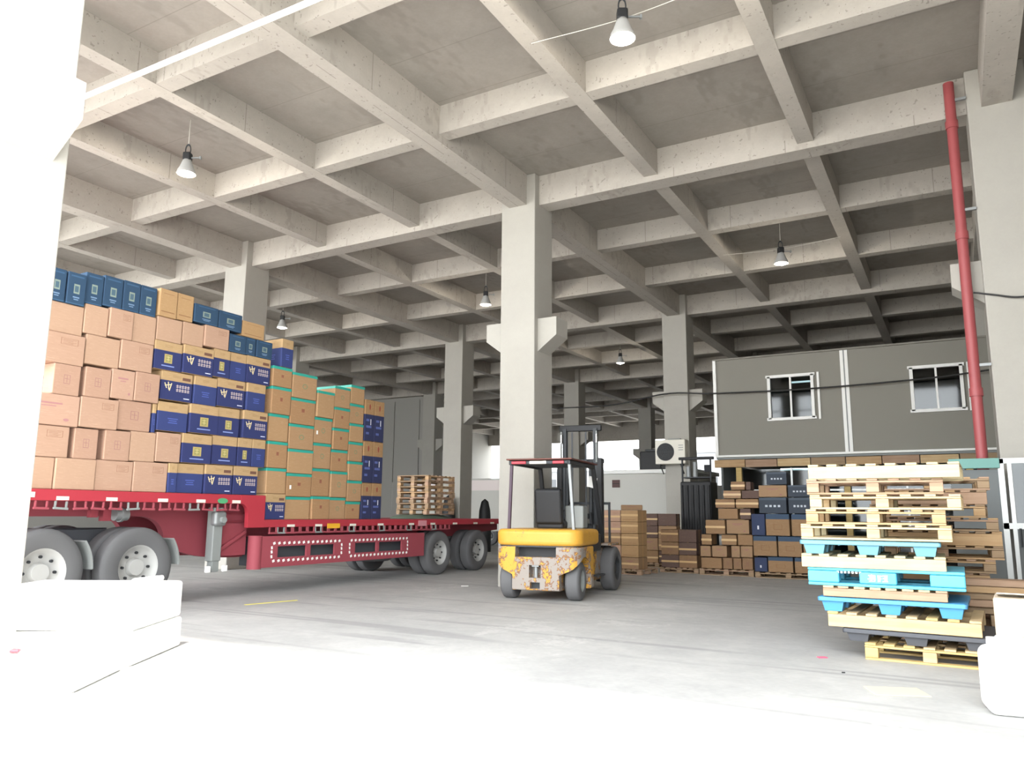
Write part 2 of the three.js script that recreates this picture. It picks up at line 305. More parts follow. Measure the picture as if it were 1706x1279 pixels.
// boxes on the trailer's raised front deck: [rear z, front z, kind], rows from the deck up; the load faces +x
const DECK1 = 1.66, DECK2 = 1.25, SIDE = -10.42;
const rowH = (z) => 0.425 + 0.058 * sm(5.8, 9.6, -z);
const ROWS = [
  [[-5.3, -5.98, 'k'], [-5.98, -6.55, 'k'], [-6.55, -7.13, 'k'], [-7.13, -7.7, 'k'], [-7.7, -7.86, 'n'], [-7.86, -8.36, 'n'], [-8.37, -8.92, 'p'], [-8.94, -9.46, 'p']],
  [[-5.45, -6.14, 'k'], [-6.2, -6.55, 'k'], [-6.64, -7.04, 'k'], [-7.04, -7.46, 'k'], [-7.46, -7.89, 'k'], [-7.9, -8.46, 'e'], [-8.48, -8.98, 'e'], [-8.99, -9.3, 'e'], [-9.3, -9.6, 'n']],
  [[-5.4, -6.23, 'k'], [-6.23, -6.8, 'k'], [-6.8, -7.34, 'k'], [-7.36, -7.43, 'n'], [-7.44, -7.98, 'n'], [-8.0, -8.55, 'e'], [-8.55, -9.0, 'e'], [-9.06, -9.6, 'p']],
  [[-5.82, -6.2, 'k'], [-6.26, -6.65, 'k'], [-6.65, -7.02, 'k'], [-7.02, -7.43, 'k'], [-7.46, -8.03, 'p'], [-8.05, -8.5, 'n'], [-8.51, -9.08, 'p'], [-9.1, -9.52, 'n']],
  [[-5.45, -6.22, 'k'], [-6.23, -6.75, 'k'], [-6.75, -7.28, 'k'], [-7.3, -7.79, 'e'], [-7.8, -8.38, 'p'], [-8.38, -8.72, 'e'], [-8.73, -9.08, 'n'], [-9.08, -9.62, 'p']],
  [[-5.5, -6.17, 'k'], [-6.17, -6.53, 'k'], [-6.53, -6.91, 'k'], [-6.91, -7.3, 'k'], [-7.31, -7.76, 'k', 0.38], [-7.77, -8.17, 'k', 0.37], [-8.17, -8.66, 'k', 0.36], [-8.67, -9.02, 'd', 0.31], [-9.02, -9.25, 'd', 0.31], [-9.26, -9.62, 'd', 0.31]],
  [[-5.62, -5.87, 'd', 0.46], [-5.88, -6.15, 'd', 0.46], [-6.15, -6.42, 'd', 0.46], [-6.42, -6.72, 'd', 0.46], [-6.72, -7.0, 'd', 0.46], [-7.0, -7.28, 'd', 0.46], [-7.3, -7.62, 'k', 0.44, 4], [-7.63, -7.93, 'k', 0.43, 4], [-7.94, -8.41, 'd', 0.31], [-8.42, -8.91, 'd', 0.31], [-8.92, -9.42, 'k', 0.28, 4]],
];
const laid = [];
function rest(z0, z1, deck) { let y = deck; for (const b of laid) if (Math.min(z0, b[0]) - Math.max(z1, b[1]) > 0.012) y = Math.max(y, b[2]); return y + 0.002; }
const kindWord = { k: 'plain kraft carton', n: 'navy carton, plain side', p: 'navy carton with pictured front', e: 'navy carton with gold emblem', d: 'deep blue carton' };
ROWS.forEach((row, r) => {
  const count = {}, total = {}, placed = [];
  row.forEach((b) => { total[b[2]] = (total[b[2]] ?? 0) + 1; });
  row.forEach(([z0, z1, k, hh, pr]) => {
    const zc = (z0 + z1) / 2, w = z0 - z1 - 0.008, step = rowH(zc), h = (hh ?? step) - 0.006;
    const base = rest(z0, z1, DECK1); placed.push([z0, z1, base + h]);
    count[k] = (count[k] ?? 0) + 1;
    const mat = k === 'k' ? (pr === 4 ? KRAFT[4] : KRAFT[Math.floor(rnd() * 4)]) : k === 'd' ? deepBlue : NAVY[k];
    const nth = total[k] === 1 ? 'only one' : ORD[count[k]] + ' from left';
    carton(k === 'k' ? 'kraft_carton' : k === 'd' ? 'blue_carton' : 'navy_carton', `${kindWord[k]}, ${nth}, ${r === 6 ? 'top' : ORD[r + 1]} row of front load`, 'cartons on the raised front deck of the trailer',
      SIDE - 0.27 + rr(-0.02, 0.015), base, zc, 0.5, h, w, mat, 0, rr(-0.006, 0.006));
  });
  laid.push(...placed);
});
// boxes on the low deck: columns from the gooseneck rearwards, tops measured up from the deck
const COLS = [
  [-9.66, -10.12, [1.70, 2.15, 2.62, 3.11, 3.60, 3.97]], [-10.14, -10.76, [1.66, 2.08, 2.52, 2.98, 3.46, 3.93]], [-10.78, -11.25, [1.68, 2.20, 2.68, 3.17, 3.68]],
  [-11.27, -11.72, [1.67, 2.17, 2.59, 3.01, 3.42, 3.84]], [-11.74, -12.16, [1.60, 2.01, 2.39, 2.78, 3.15, 3.55, 3.93]],
];
COLS.forEach(([z0, z1, tops], c) => {
  let y = DECK2 + 0.002;
  tops.forEach((t, k) => {
    const jz = c === 0 && k > 0 && k < 5 ? rr(-0.03, 0.02) * 0 : 0, w = z0 - z1 - 0.006, h = t - y - 0.004, x = SIDE - 0.27 + rr(-0.025, 0.015), zc = (z0 + z1) / 2 + jz;
    if (c === 0 && k === 0) carton('navy_carton', 'navy pictured carton at deck level under the first teal taped column', 'cartons on the low deck of the trailer', x, y, zc, 0.5, h, w, NAVY.p, 0);
    else {
      const m = carton('taped_carton', `teal taped carton, ${ORD[k + 1]} from the deck in the ${ORD[c + 1]} teal column`, 'cartons on the low deck of the trailer', x, y, zc, 0.5, h, w, pick(tealBox), 0, rr(-0.015, 0.015));
      part(m, 'teal_tape', RB(0.504, 0.052, w + 0.004, 0.004), M.teal, [0, h / 2 - 0.027, 0]);
      if (rnd() < 0.2) part(m, 'shipping_label', B(0.003, 0.07, 0.04), M.white, [0.2515, -h * 0.1, w * 0.35]);
    }
    y = t;
  });
});
[[-12.18, -12.48], [-12.49, -12.8]].forEach(([z0, z1], c) => {
  [1.98, 2.83, 3.69].reduce((y, t, k) => { carton('tall_navy_carton', `tall navy and kraft carton, ${['bottom', 'middle', 'top'][k]} of the ${c ? 'rearmost' : 'last but one'} load column`, 'cartons on the low deck of the trailer', SIDE - 0.27, y + 0.002, (z0 + z1) / 2, 0.5, t - y - 0.004, z0 - z1 - 0.006, navyTall, 0); return t; }, DECK2);
});
carton('navy_carton', 'single navy carton standing upright on top of the first teal taped column', 'cartons on the low deck of the trailer', SIDE - 0.27, 3.974, -9.98, 0.5, 0.52, 0.28, NAVY.n, 0);

// ---------------------------------------------------------------- semi trailer
function wheel(parent, name, x, y, z, R, W, mats, axis = 'x') {
  const w = new THREE.Group(); w.name = name; w.position.set(x, y, z); parent.add(w);
  const p = [[R * 0.56, -W / 2], [R * 0.86, -W / 2], [R * 0.97, -W * 0.4], [R, -W * 0.3], [R, W * 0.3], [R * 0.97, W * 0.4], [R * 0.86, W / 2], [R * 0.56, W / 2], [R * 0.53, W * 0.3], [R * 0.53, -W * 0.3], [R * 0.56, -W / 2]].map((q) => new THREE.Vector2(...q));
  part(w, 'tyre', new THREE.LatheGeometry(p, 40).rotateZ(-Math.PI / 2), mats[0]);
  const rim = [[0.02, W * 0.02], [R * 0.26, W * 0.02], [R * 0.3, W * 0.1], [R * 0.44, W * 0.16], [R * 0.5, W * 0.4], [R * 0.55, W * 0.46], [R * 0.575, W * 0.5], [R * 0.55, W * 0.42], [R * 0.5, W * 0.1], [R * 0.3, 0], [0.02, -W * 0.05]].map((q) => new THREE.Vector2(...q));
  part(w, 'rim', new THREE.LatheGeometry(rim, 36).rotateZ(-Math.PI / 2), mats[1]);
  part(w, 'hub', cyl(R * 0.2, R * 0.24, W * 0.35, 20).rotateZ(-Math.PI / 2), mats[1], [W * 0.16, 0, 0]);
  const nuts = []; for (let k = 0; k < 8; k++) { const a = k / 8 * Math.PI * 2; nuts.push(at(cyl(R * 0.035, R * 0.035, 0.04, 8).rotateZ(Math.PI / 2), W * 0.18, Math.cos(a) * R * 0.36, Math.sin(a) * R * 0.36)); }
  part(w, 'wheel_nuts', merge(nuts), M.darkSteel).userData.kind = 'stuff';
  return w;
}
{
  const t = thing('flatbed_semi_trailer', 'long red gooseneck flatbed trailer loaded with cartons, parked at left', 'trailer', [0, 0, 0]);
  const xs = -10.4, xf = -12.95, xm = (xs + xf) / 2;
  const rail = (y0, y1, z0, z1) => { for (const x of [xs - 0.04, xf + 0.04]) part(t, 'side_rail', RB(0.08, y1 - y0, z0 - z1, 0.012), M.red, [x, (y0 + y1) / 2, (z0 + z1) / 2]); };
  rail(1.51, 1.66, -2.6, -9.62); rail(1.12, 1.25, -9.3, -18.6);
  part(t, 'upper_deck', B(2.4, 0.08, 6.9), M.redDark, [xm, 1.61, -6.1]);
  part(t, 'lower_deck', B(2.4, 0.08, 9.0), M.redDark, [xm, 1.2, -14.1]);
  // riser joining both decks, with a rounded inner corner
  const rs = new THREE.Shape(); rs.moveTo(9.1, 1.66); rs.lineTo(9.62, 1.66); rs.lineTo(9.62, 1.12); rs.lineTo(9.26, 1.12); rs.lineTo(9.26, 1.3); rs.quadraticCurveTo(9.26, 1.5, 9.1, 1.52);
  for (const x of [xs - 0.08, xf]) part(t, 'riser_plate', new THREE.ExtrudeGeometry(rs, { depth: 0.08, bevelEnabled: false }).rotateY(Math.PI / 2).translate(x + (x > -11 ? 0.006 : -0.006), 0, 0), M.red);
  part(t, 'bulkhead', B(2.4, 0.42, 0.06), M.redDull, [xm, 1.42, -9.58]);
  // frame beams
  for (const x of [-11.15, -12.2]) {
    const fs = new THREE.Shape(); fs.moveTo(2.6, 1.56); fs.lineTo(9.4, 1.56); fs.lineTo(10.2, 1.15); fs.lineTo(18.5, 1.15); fs.lineTo(18.5, 0.95); fs.lineTo(14.4, 0.72); fs.lineTo(9.6, 0.6); fs.quadraticCurveTo(8.3, 0.62, 8.15, 0.95); fs.quadraticCurveTo(8.1, 1.28, 7.7, 1.3); fs.lineTo(2.6, 1.3);
    part(t, 'frame_beam', new THREE.ExtrudeGeometry(fs, { depth: 0.12, bevelEnabled: false }).rotateY(Math.PI / 2).translate(x, 0, 0), M.redDull);
    part(t, 'tractor_chassis', B(0.1, 0.26, 5.4), M.chassis, [x, 0.98, -5.2]);
  }
  // inner gooseneck web with ribs seen beside the landing leg
  part(t, 'gooseneck_web', B(0.05, 0.85, 0.72), M.redDull, [-10.75, 1.08, -9.18]);
  for (const y of [1.22, 1.36]) part(t, 'web_rib', B(0.06, 0.03, 0.66), M.redDark, [-10.71, y, -9.2]);
  part(t, 'web_brace', bar([-10.7, 0.72, -8.9], [-10.7, 1.05, -9.5], 0.06), M.redDull);
  // landing leg
  part(t, 'landing_leg', RB(0.17, 0.86, 0.19, 0.02), M.greyPaint, [-10.58, 1.02, -8.75]);
  part(t, 'landing_leg_foot', RB(0.13, 0.2, 0.14, 0.015), M.greyPaint, [-10.58, 0.52, -8.76]);
  part(t, 'gear_box', RB(0.14, 0.24, 0.24, 0.05, 2), M.steel, [-10.5, 1.27, -8.75]);
  part(t, 'crank_shaft', cyl(0.05, 0.05, 0.1, 14).rotateZ(Math.PI / 2), M.greyPaint, [-10.42, 1.25, -8.76]);
  for (const z of [-8.6, -8.93]) part(t, 'foot_plate', RB(0.06, 0.1, 0.08, 0.01), M.white, [-10.5, 0.47, z]);
  // side guard with two barred openings and reflector dashes
  const gs = new THREE.Shape(); gs.moveTo(9.62, 0.44); gs.lineTo(14.3, 0.45); gs.lineTo(14.3, 0.95); gs.lineTo(9.62, 0.97);
  for (const [a, b] of [[9.98, 10.68], [10.78, 11.42], [12.0, 12.66], [12.74, 13.5]]) { const h = new THREE.Path(); h.moveTo(a, 0.6); h.lineTo(b, 0.6); h.lineTo(b, 0.79); h.lineTo(a, 0.79); gs.holes.push(h); }
  part(t, 'side_guard', new THREE.ExtrudeGeometry(gs, { depth: 0.04, bevelEnabled: false }).rotateY(Math.PI / 2).translate(xs - 0.05, 0, 0), M.redDull);
  part(t, 'guard_end_roll', cyl(0.12, 0.12, 0.56, 20), M.redDull, [xs - 0.12, 0.7, -9.56]);
  for (const [a, b] of [[9.86, 11.6], [11.86, 13.68]]) {
    for (const y of [0.545, 0.845]) for (let s = a; s < b - 0.02; s += 0.118) part(t, 'reflector_dash', B(0.006, 0.042, 0.05), M.white, [xs - 0.006, y, -s - 0.03], [0.35, 0, 0]);
    for (const s of [a - 0.02, b + 0.01]) for (const y of [0.62, 0.7, 0.77]) part(t, 'reflector_dash', B(0.006, 0.05, 0.035), M.white, [xs - 0.006, y, -s], [0.2, 0, 0]);
  }
  part(t, 'tool_box_interior', B(0.5, 0.5, 4.4), M.chassis, [-10.85, 0.7, -11.95]);
  // rope hooks under the rails
  const hook = merge([at(RB(0.03, 0.11, 0.025, 0.006), 0, -0.055, 0.075), at(RB(0.03, 0.11, 0.025, 0.006), 0, -0.055, -0.075), at(RB(0.035, 0.03, 0.2, 0.006), 0.006, -0.1, 0)]);
  for (let k = 0; k < 16; k++) part(t, 'rope_hook', hook, k % 4 === 0 ? M.greyPaint : M.redDull, [xs - 0.02, 1.51, -5.05 - k * 0.262], [rr(-0.08, 0.08), 0, 0]);
  for (let k = 0; k < 30; k++) part(t, 'rope_hook', hook, k % 5 === 1 ? M.greyPaint : M.redDull, [xs - 0.02, 1.12, -9.85 - k * 0.185], [rr(-0.06, 0.06), 0, 0]);
  // reflective stickers and plates on the rails
  for (const z of [-5.35, -6.1, -6.8, -7.62, -8.3, -9.0]) part(t, 'reflector_sticker', B(0.006, 0.05, 0.17), M.cream, [xs + 0.002, 1.545, z]);
  for (const z of [-10.25, -10.95, -11.9, -12.75, -13.8, -14.6, -15.5, -16.4, -17.2]) part(t, 'reflector_sticker', B(0.006, 0.042, 0.18), M.cream, [xs + 0.002, 1.145, z]);
  part(t, 'green_badge', cyl(0.1, 0.1, 0.008, 24).scale(1, 1, 0.45).rotateZ(Math.PI / 2).rotateX(Math.PI / 2), M.green, [xs + 0.004, 1.555, -8.72]);
  part(t, 'yellow_plate', B(0.008, 0.09, 0.34), M.yellow, [xs + 0.004, 1.13, -11.35]);
  part(t, 'pale_plate', B(0.008, 0.12, 0.3), std({ color: '#cf8d95' }), [xs + 0.004, 1.16, -14.2]);
  part(t, 'pale_plate', B(0.008, 0.07, 0.36), M.cream, [xs + 0.004, 1.585, -5.55]);
  // axles, suspension, wheels
  for (const [z, R] of [[-5.95, 0.575], [-7.33, 0.575], [-14.95, 0.49], [-16.6, 0.49]]) {
    for (const s of [0, 1]) {
      const x = s ? xf + 0.16 : xs - 0.16;
      const w1 = wheel(t, 'wheel', x, R, z, R, 0.27, [M.rubber, M.hub]); if (s) w1.rotation.y = Math.PI;
      wheel(t, 'inner_wheel', s ? x + 0.32 : x - 0.32, R, z, R, 0.27, [M.rubber, M.hub]);
    }
    part(t, 'axle', cyl(0.07, 0.07, 2.3, 14).rotateZ(Math.PI / 2), M.chassis, [xm, R, z]);
    part(t, 'leaf_spring', merge([at(B(0.09, 0.03, 1.2), 0, 0.06, 0), at(B(0.09, 0.03, 0.9), 0, 0.02, 0), at(B(0.09, 0.03, 0.6), 0, -0.02, 0)]), M.chassis, [-11.2, R + 0.2, z]);
  }
  part(t, 'brake_chamber', merge([at(cyl(0.09, 0.09, 0.2, 16).rotateX(Math.PI / 2), 0, 0, 0), at(cyl(0.11, 0.11, 0.04, 16).rotateX(Math.PI / 2), 0, 0, 0)]), M.steel, [-10.7, 1.33, -7.15]);
  part(t, 'air_coupling', B(0.1, 0.16, 0.12), M.redDark, [-10.6, 1.32, -6.85]); part(t, 'air_coupling', B(0.1, 0.1, 0.1), M.redDark, [-10.58, 1.34, -6.65]);
  for (const z of [-7.33, -5.95]) {   // mudguards over the tractor wheels
    const g = new THREE.RingGeometry(0.66, 0.69, 24, 1, 0, 1);
    const pts = []; for (let k = 0; k <= 10; k++) { const a = rad(-4 - k * 3.5 + 40); pts.push(new THREE.Vector2(Math.cos(a) * 0.66, Math.sin(a) * 0.66)); }
    for (let k = 10; k >= 0; k--) { const a = rad(-4 - k * 3.5 + 40); pts.push(new THREE.Vector2(Math.cos(a) * 0.69, Math.sin(a) * 0.69)); }
    part(t, 'mudguard', new THREE.ExtrudeGeometry(new THREE.Shape(pts), { depth: 0.55, bevelEnabled: false }).rotateY(Math.PI / 2).translate(xs - 0.58, 0.575, z), M.greyPaint);
  }
  part(t, 'spare_wheel_carrier', B(1.2, 0.14, 1.4), M.chassis, [xm, 0.62, -12.6]);
  const sp = wheel(t, 'spare_wheel', xm + 0.55, 0.5, -13.3, 0.48, 0.26, [M.rubber, M.hub]); sp.rotation.z = Math.PI / 2;
}

// ---------------------------------------------------------------- pallets
function boards(parent, name, n, w, t, len, x0, x1, y, z, mats, along = 'z') {
  const g = RB(along === 'z' ? w : len, t, along === 'z' ? len : w, 0.004);
  for (let k = 0; k < n; k++) { const u = n === 1 ? (x0 + x1) / 2 : x0 + (x1 - x0) * k / (n - 1); part(parent, name, g, pick(mats), along === 'z' ? [u, y, z] : [z, y, u], [0, rr(-0.006, 0.006), 0]); }
}
function blockPallet(p, W, D, H, mats) {     // slats running in depth over cross boards and nine blocks; origin at the bottom front centre, body towards -z
  const t = 0.02, zc = -D / 2, bh = H - t * 3 - 0.006;
  boards(p, 'slat', 7, 0.1, t, D, -W / 2 + 0.05, W / 2 - 0.05, H - t / 2, zc, mats);
  boards(p, 'cross_board', 3, 0.1, t, W, -0.05, -D + 0.05, H - t * 1.5 - 0.002, 0, mats, 'x');
  const blk = RB(0.12, bh, 0.11, 0.006);
  for (const x of [-W / 2 + 0.06, 0, W / 2 - 0.06]) for (const z of [-0.056, zc, -D + 0.056]) part(p, 'block', blk, pick(mats), [x, t + bh / 2 + 0.002, z]);
  boards(p, 'bottom_board', 3, 0.1, t, W, -0.05, -D + 0.05, t / 2, 0, mats, 'x');
}
function stringerPallet(p, W, D, H, mats) {   // single-sided: slats nailed over three solid stringers
  const t = 0.022, zc = -D / 2, bh = H - t - 0.002;
  for (const z of [-0.022, zc, -D + 0.022]) part(p, 'stringer', RB(W, bh, 0.042, 0.006), pick(mats), [0, bh / 2, z]);
  boards(p, 'slat', 8, 0.1, t, D, -W / 2 + 0.05, W / 2 - 0.05, H - t / 2, zc, mats);
}
function footPallet(p, W, D, H, mat) {       // moulded nestable pallet: lipped deck on nine tapered feet
  const zc = -D / 2;
  part(p, 'deck', RB(W - 0.03, 0.035, D - 0.03, 0.012, 2), mat, [0, H - 0.022, zc]);
  part(p, 'rim', merge([at(RB(W, 0.045, 0.03, 0.01), 0, H - 0.03, -0.015), at(RB(W, 0.045, 0.03, 0.01), 0, H - 0.03, -D + 0.015), at(RB(0.03, 0.045, D, 0.01), -W / 2 + 0.015, H - 0.03, zc), at(RB(0.03, 0.045, D, 0.01), W / 2 - 0.015, H - 0.03, zc)]), mat);
  const f = cyl(0.15, 0.115, H - 0.04, 4); f.rotateY(Math.PI / 4); const fs = f.toNonIndexed(); fs.computeVertexNormals();
  const ribs = []; for (let k = 0; k < 9; k++) ribs.push(at(B(0.012, 0.02, D - 0.08), -W / 2 + 0.1 + k * (W - 0.2) / 8, H - 0.05, zc));
  for (const x of [-W / 2 + 0.14, 0, W / 2 - 0.14]) for (const z of [-0.13, zc, -D + 0.13]) part(p, 'foot', fs, mat, [x, (H - 0.04) / 2, z]);
  part(p, 'underside_ribs', merge(ribs), mat);
}
const cyanLabel = (() => {
  const cv = document.createElement('canvas'); cv.width = 256; cv.height = 128; const c = cv.getContext('2d'); c.fillStyle = '#54b2cf'; c.fillRect(0, 0, 256, 128);
  c.strokeStyle = '#f4fbff'; c.lineWidth = 11; c.lineCap = 'round';
  const S = [[40, 30, 100, 30], [50, 52, 92, 52], [34, 74, 104, 74], [70, 22, 66, 100], [46, 100, 96, 100], [100, 30, 98, 96], [132, 28, 132, 102], [132, 34, 166, 34], [132, 66, 160, 66], [150, 34, 148, 100], [178, 30, 220, 28], [198, 28, 196, 100], [180, 62, 216, 60], [176, 100, 222, 98], [216, 30, 214, 98]];
  for (const [a, b, d, e] of S) { c.beginPath(); c.moveTo(a, b); c.lineTo(d, e); c.stroke(); }
  const t = new THREE.CanvasTexture(cv); t.colorSpace = THREE.SRGBColorSpace; return std({ map: t, roughness: 0.45 });
})();
function rackPallet(p, W, D, H, mat) {       // closed moulded pallet with fork openings
  const zc = -D / 2, t = 0.03;
  part(p, 'deck', RB(W, t, D, 0.01, 2), mat, [0, H - t / 2, zc]);
  for (const z of [-0.08, zc, -D + 0.08]) part(p, 'bottom_rail', RB(W, t, 0.15, 0.008), mat, [0, t / 2, z]);
  for (const x of [-W / 2 + 0.075, W / 2 - 0.075]) part(p, 'bottom_rail', RB(0.15, t * 0.9, D - 0.3, 0.008), mat, [x, t / 2, zc]);
  const bw = [0.3, 0.34, 0.3], xs = [-W / 2 + 0.15, -0.05, W / 2 - 0.15];
  xs.forEach((x, i) => { for (const z of [-0.08, zc, -D + 0.08]) part(p, 'block', RB(bw[i], H - 2 * t - 0.004, 0.15, 0.015, 2), mat, [x, H / 2, z]); });
  const lb = part(p, 'white_lettering', new THREE.PlaneGeometry(0.24, 0.1), cyanLabel, [-0.05, H / 2, -0.0035]); lb.userData.label = 'white painted characters';
  part(p, 'opening_grille', merge(Array.from({ length: 7 }, (_, k) => at(B(0.02, 0.02, 0.02), -0.42 + k * 0.035, H - t - 0.012, -0.02))), M.white);
}
const w = (...i) => i.map((k) => woodMat[k]);
const stack = [ // [kind, x left, x right, height, materials, turn, label]
  ['block', -0.92, 0.22, 0.16, w(5, 0), -0.03, 'pale yellow wooden block pallet lying on the floor under the tall pallet stack'],
  ['foot', -1.12, 0.2, 0.13, M.blackP, -0.05, 'dark grey plastic pallet near the bottom of the tall pallet stack'],
  ['stringer', -1.25, 0.1, 0.145, w(0, 5), -0.05, 'wooden pallet with orange-tan front board just above the dark plastic pallet'],
  ['foot', -1.34, 0.0, 0.15, M.blueP, -0.03, 'bright blue plastic pallet on square feet, lower one of the tall stack'],
  ['stringer', -1.28, -0.16, 0.105, w(2, 0), 0.0, 'thin wooden pallet squeezed between the bright blue pallet and the lettered cyan pallet'],
  ['rack', -1.42, 0.0, 0.18, M.cyanP, 0.0, 'cyan plastic pallet with white lettering on its middle block'],
  ['stringer', -1.47, -0.15, 0.135, w(3), 0.02, 'very pale wooden pallet on top of the lettered cyan pallet'],
  ['foot', -1.48, -0.18, 0.145, M.bluePale, 0.02, 'pale blue plastic pallet on square feet, upper one of the tall stack'],
  ['block', -1.46, -0.08, 0.155, w(0, 3, 1), 0.0, 'wooden block pallet directly above the upper pale blue pallet'],
  ['block', -1.4, -0.12, 0.15, w(1, 0), 0.02, 'tan wooden block pallet, fourth from the top of the tall stack'],
  ['block', -1.36, 0.02, 0.15, w(0, 3), -0.02, 'wooden block pallet, third from the top of the tall stack'],
  ['block', -1.38, -0.12, 0.16, w(2, 4, 2), 0.03, 'weathered pinkish wooden pallet, second from the top of the tall stack'],
  ['stringer', -1.36, 0.03, 0.15, w(3), -0.03, 'topmost pale wooden pallet with thick front board on the tall stack'],
];
let py = 0;
for (const [kind, x0, x1, H, mat, turn, label] of stack) {
  const p = thing(kind === 'block' || kind === 'stringer' ? 'wooden_pallet' : 'plastic_pallet', label, 'pallet', [(x0 + x1) / 2, py, -8.68 + rr(-0.02, 0.02)], turn, 'tall pallet stack at right');
  ({ block: blockPallet, stringer: stringerPallet, foot: footPallet, rack: rackPallet })[kind](p, x1 - x0, 1.05, H, mat);
  py += H + 0.001;
}
// stack behind it
py = 0;
for (let k = 0; k < 12; k++) {
  const blocky = k % 3 !== 1, H = [0.15, 0.16, 0.15][k % 3], p = thing('wooden_pallet', `brown pallet, ${ORD[k + 1]} from the floor in the stack behind the tall one`, 'pallet', [-0.28 + (k > 8 ? rr(-0.1, 0.02) : rr(-0.08, 0.1)), py, -10.35], rr(-0.05, 0.05), 'pallet stack behind the tall one');
  (blocky ? blockPallet : stringerPallet)(p, 1.2, 1.0, H, w(4, 1, 2)); py += H + 0.001;
}
// small stack on the trailer's low deck, turned to face +x
{
  const tarp = part(scene, 'green_tarpaulin', new THREE.SphereGeometry(1, 28, 10, 0, Math.PI * 2, 0, Math.PI / 2), M.tarp, [-11.75, DECK2 - 0.005, -16.0]); tarp.scale.set(0.55, 0.12, 1.0);
  const pa = tarp.geometry.attributes.position; for (let i = 0; i < pa.count; i++) { const f = 1 + 0.08 * Math.sin(pa.getX(i) * 17 + pa.getZ(i) * 9); pa.setXYZ(i, pa.getX(i) * f, Math.min(pa.getY(i), 0.82), pa.getZ(i) * f); } tarp.geometry.computeVertexNormals();
  tag(tarp, 'crumpled dull green tarpaulin under the small pallet stack on the trailer', 'tarpaulin');
  let y = DECK2 + 0.095;
  for (let k = 0; k < 7; k++) {
    const p = thing('wooden_pallet', `wooden pallet, ${ORD[k + 1]} from the bottom of the small stack on the trailer`, 'pallet', [-11.15 + rr(-0.02, 0.02), y, -16.0], Math.PI / 2 + rr(-0.03, 0.03), 'small pallet stack on the trailer');
    blockPallet(p, 1.15, 0.95, 0.135, w(1, 2, 4)); y += 0.136;
  }
}

// ---------------------------------------------------------------- forklift
const nY = noise(512, [[6, 4, 1], [16, 12, 0.9], [50, 40, 0.6], [128, 128, 0.4]], 61);
const wornTex = (lim) => dataTex(512, (i) => { let c = mix([192, 142, 50], [208, 158, 62], nY[(i + 9000) % nY.length]); const v = nY[i]; c = mix(c, [122, 86, 62], sm(lim, lim + 0.03, v)); c = mix(c, [142, 134, 126], sm(lim + 0.06, lim + 0.1, v)); return c; }, 1.7);
const yellowPaint = std({ map: wornTex(0.68), roughness: 0.5 }), yellowWorn = std({ map: wornTex(0.43), roughness: 0.65 }), greyWorn = std({ map: wornTex(0.4), roughness: 0.75 });
const ev = new Evaluator(); ev.attributes = ['position', 'normal', 'uv'];
const csg = (a, list) => { let r = new Brush(a); r.updateMatrixWorld(); for (const g of list) { const b = new Brush(g); b.updateMatrixWorld(); r = ev.evaluate(r, b, SUBTRACTION); } return r.geometry; };
function uvPlanar(g) { const n = g.attributes.normal, p = g.attributes.position, uv = new Float32Array(p.count * 2); for (let i = 0; i < p.count; i++) { const ax = Math.abs(n.getX(i)), ay = Math.abs(n.getY(i)), az = Math.abs(n.getZ(i)); uv[2 * i] = ax > ay && ax > az ? p.getZ(i) : p.getX(i); uv[2 * i + 1] = ay > ax && ay > az ? p.getZ(i) : p.getY(i); } g.setAttribute('uv', new THREE.BufferAttribute(uv, 2)); return g; }
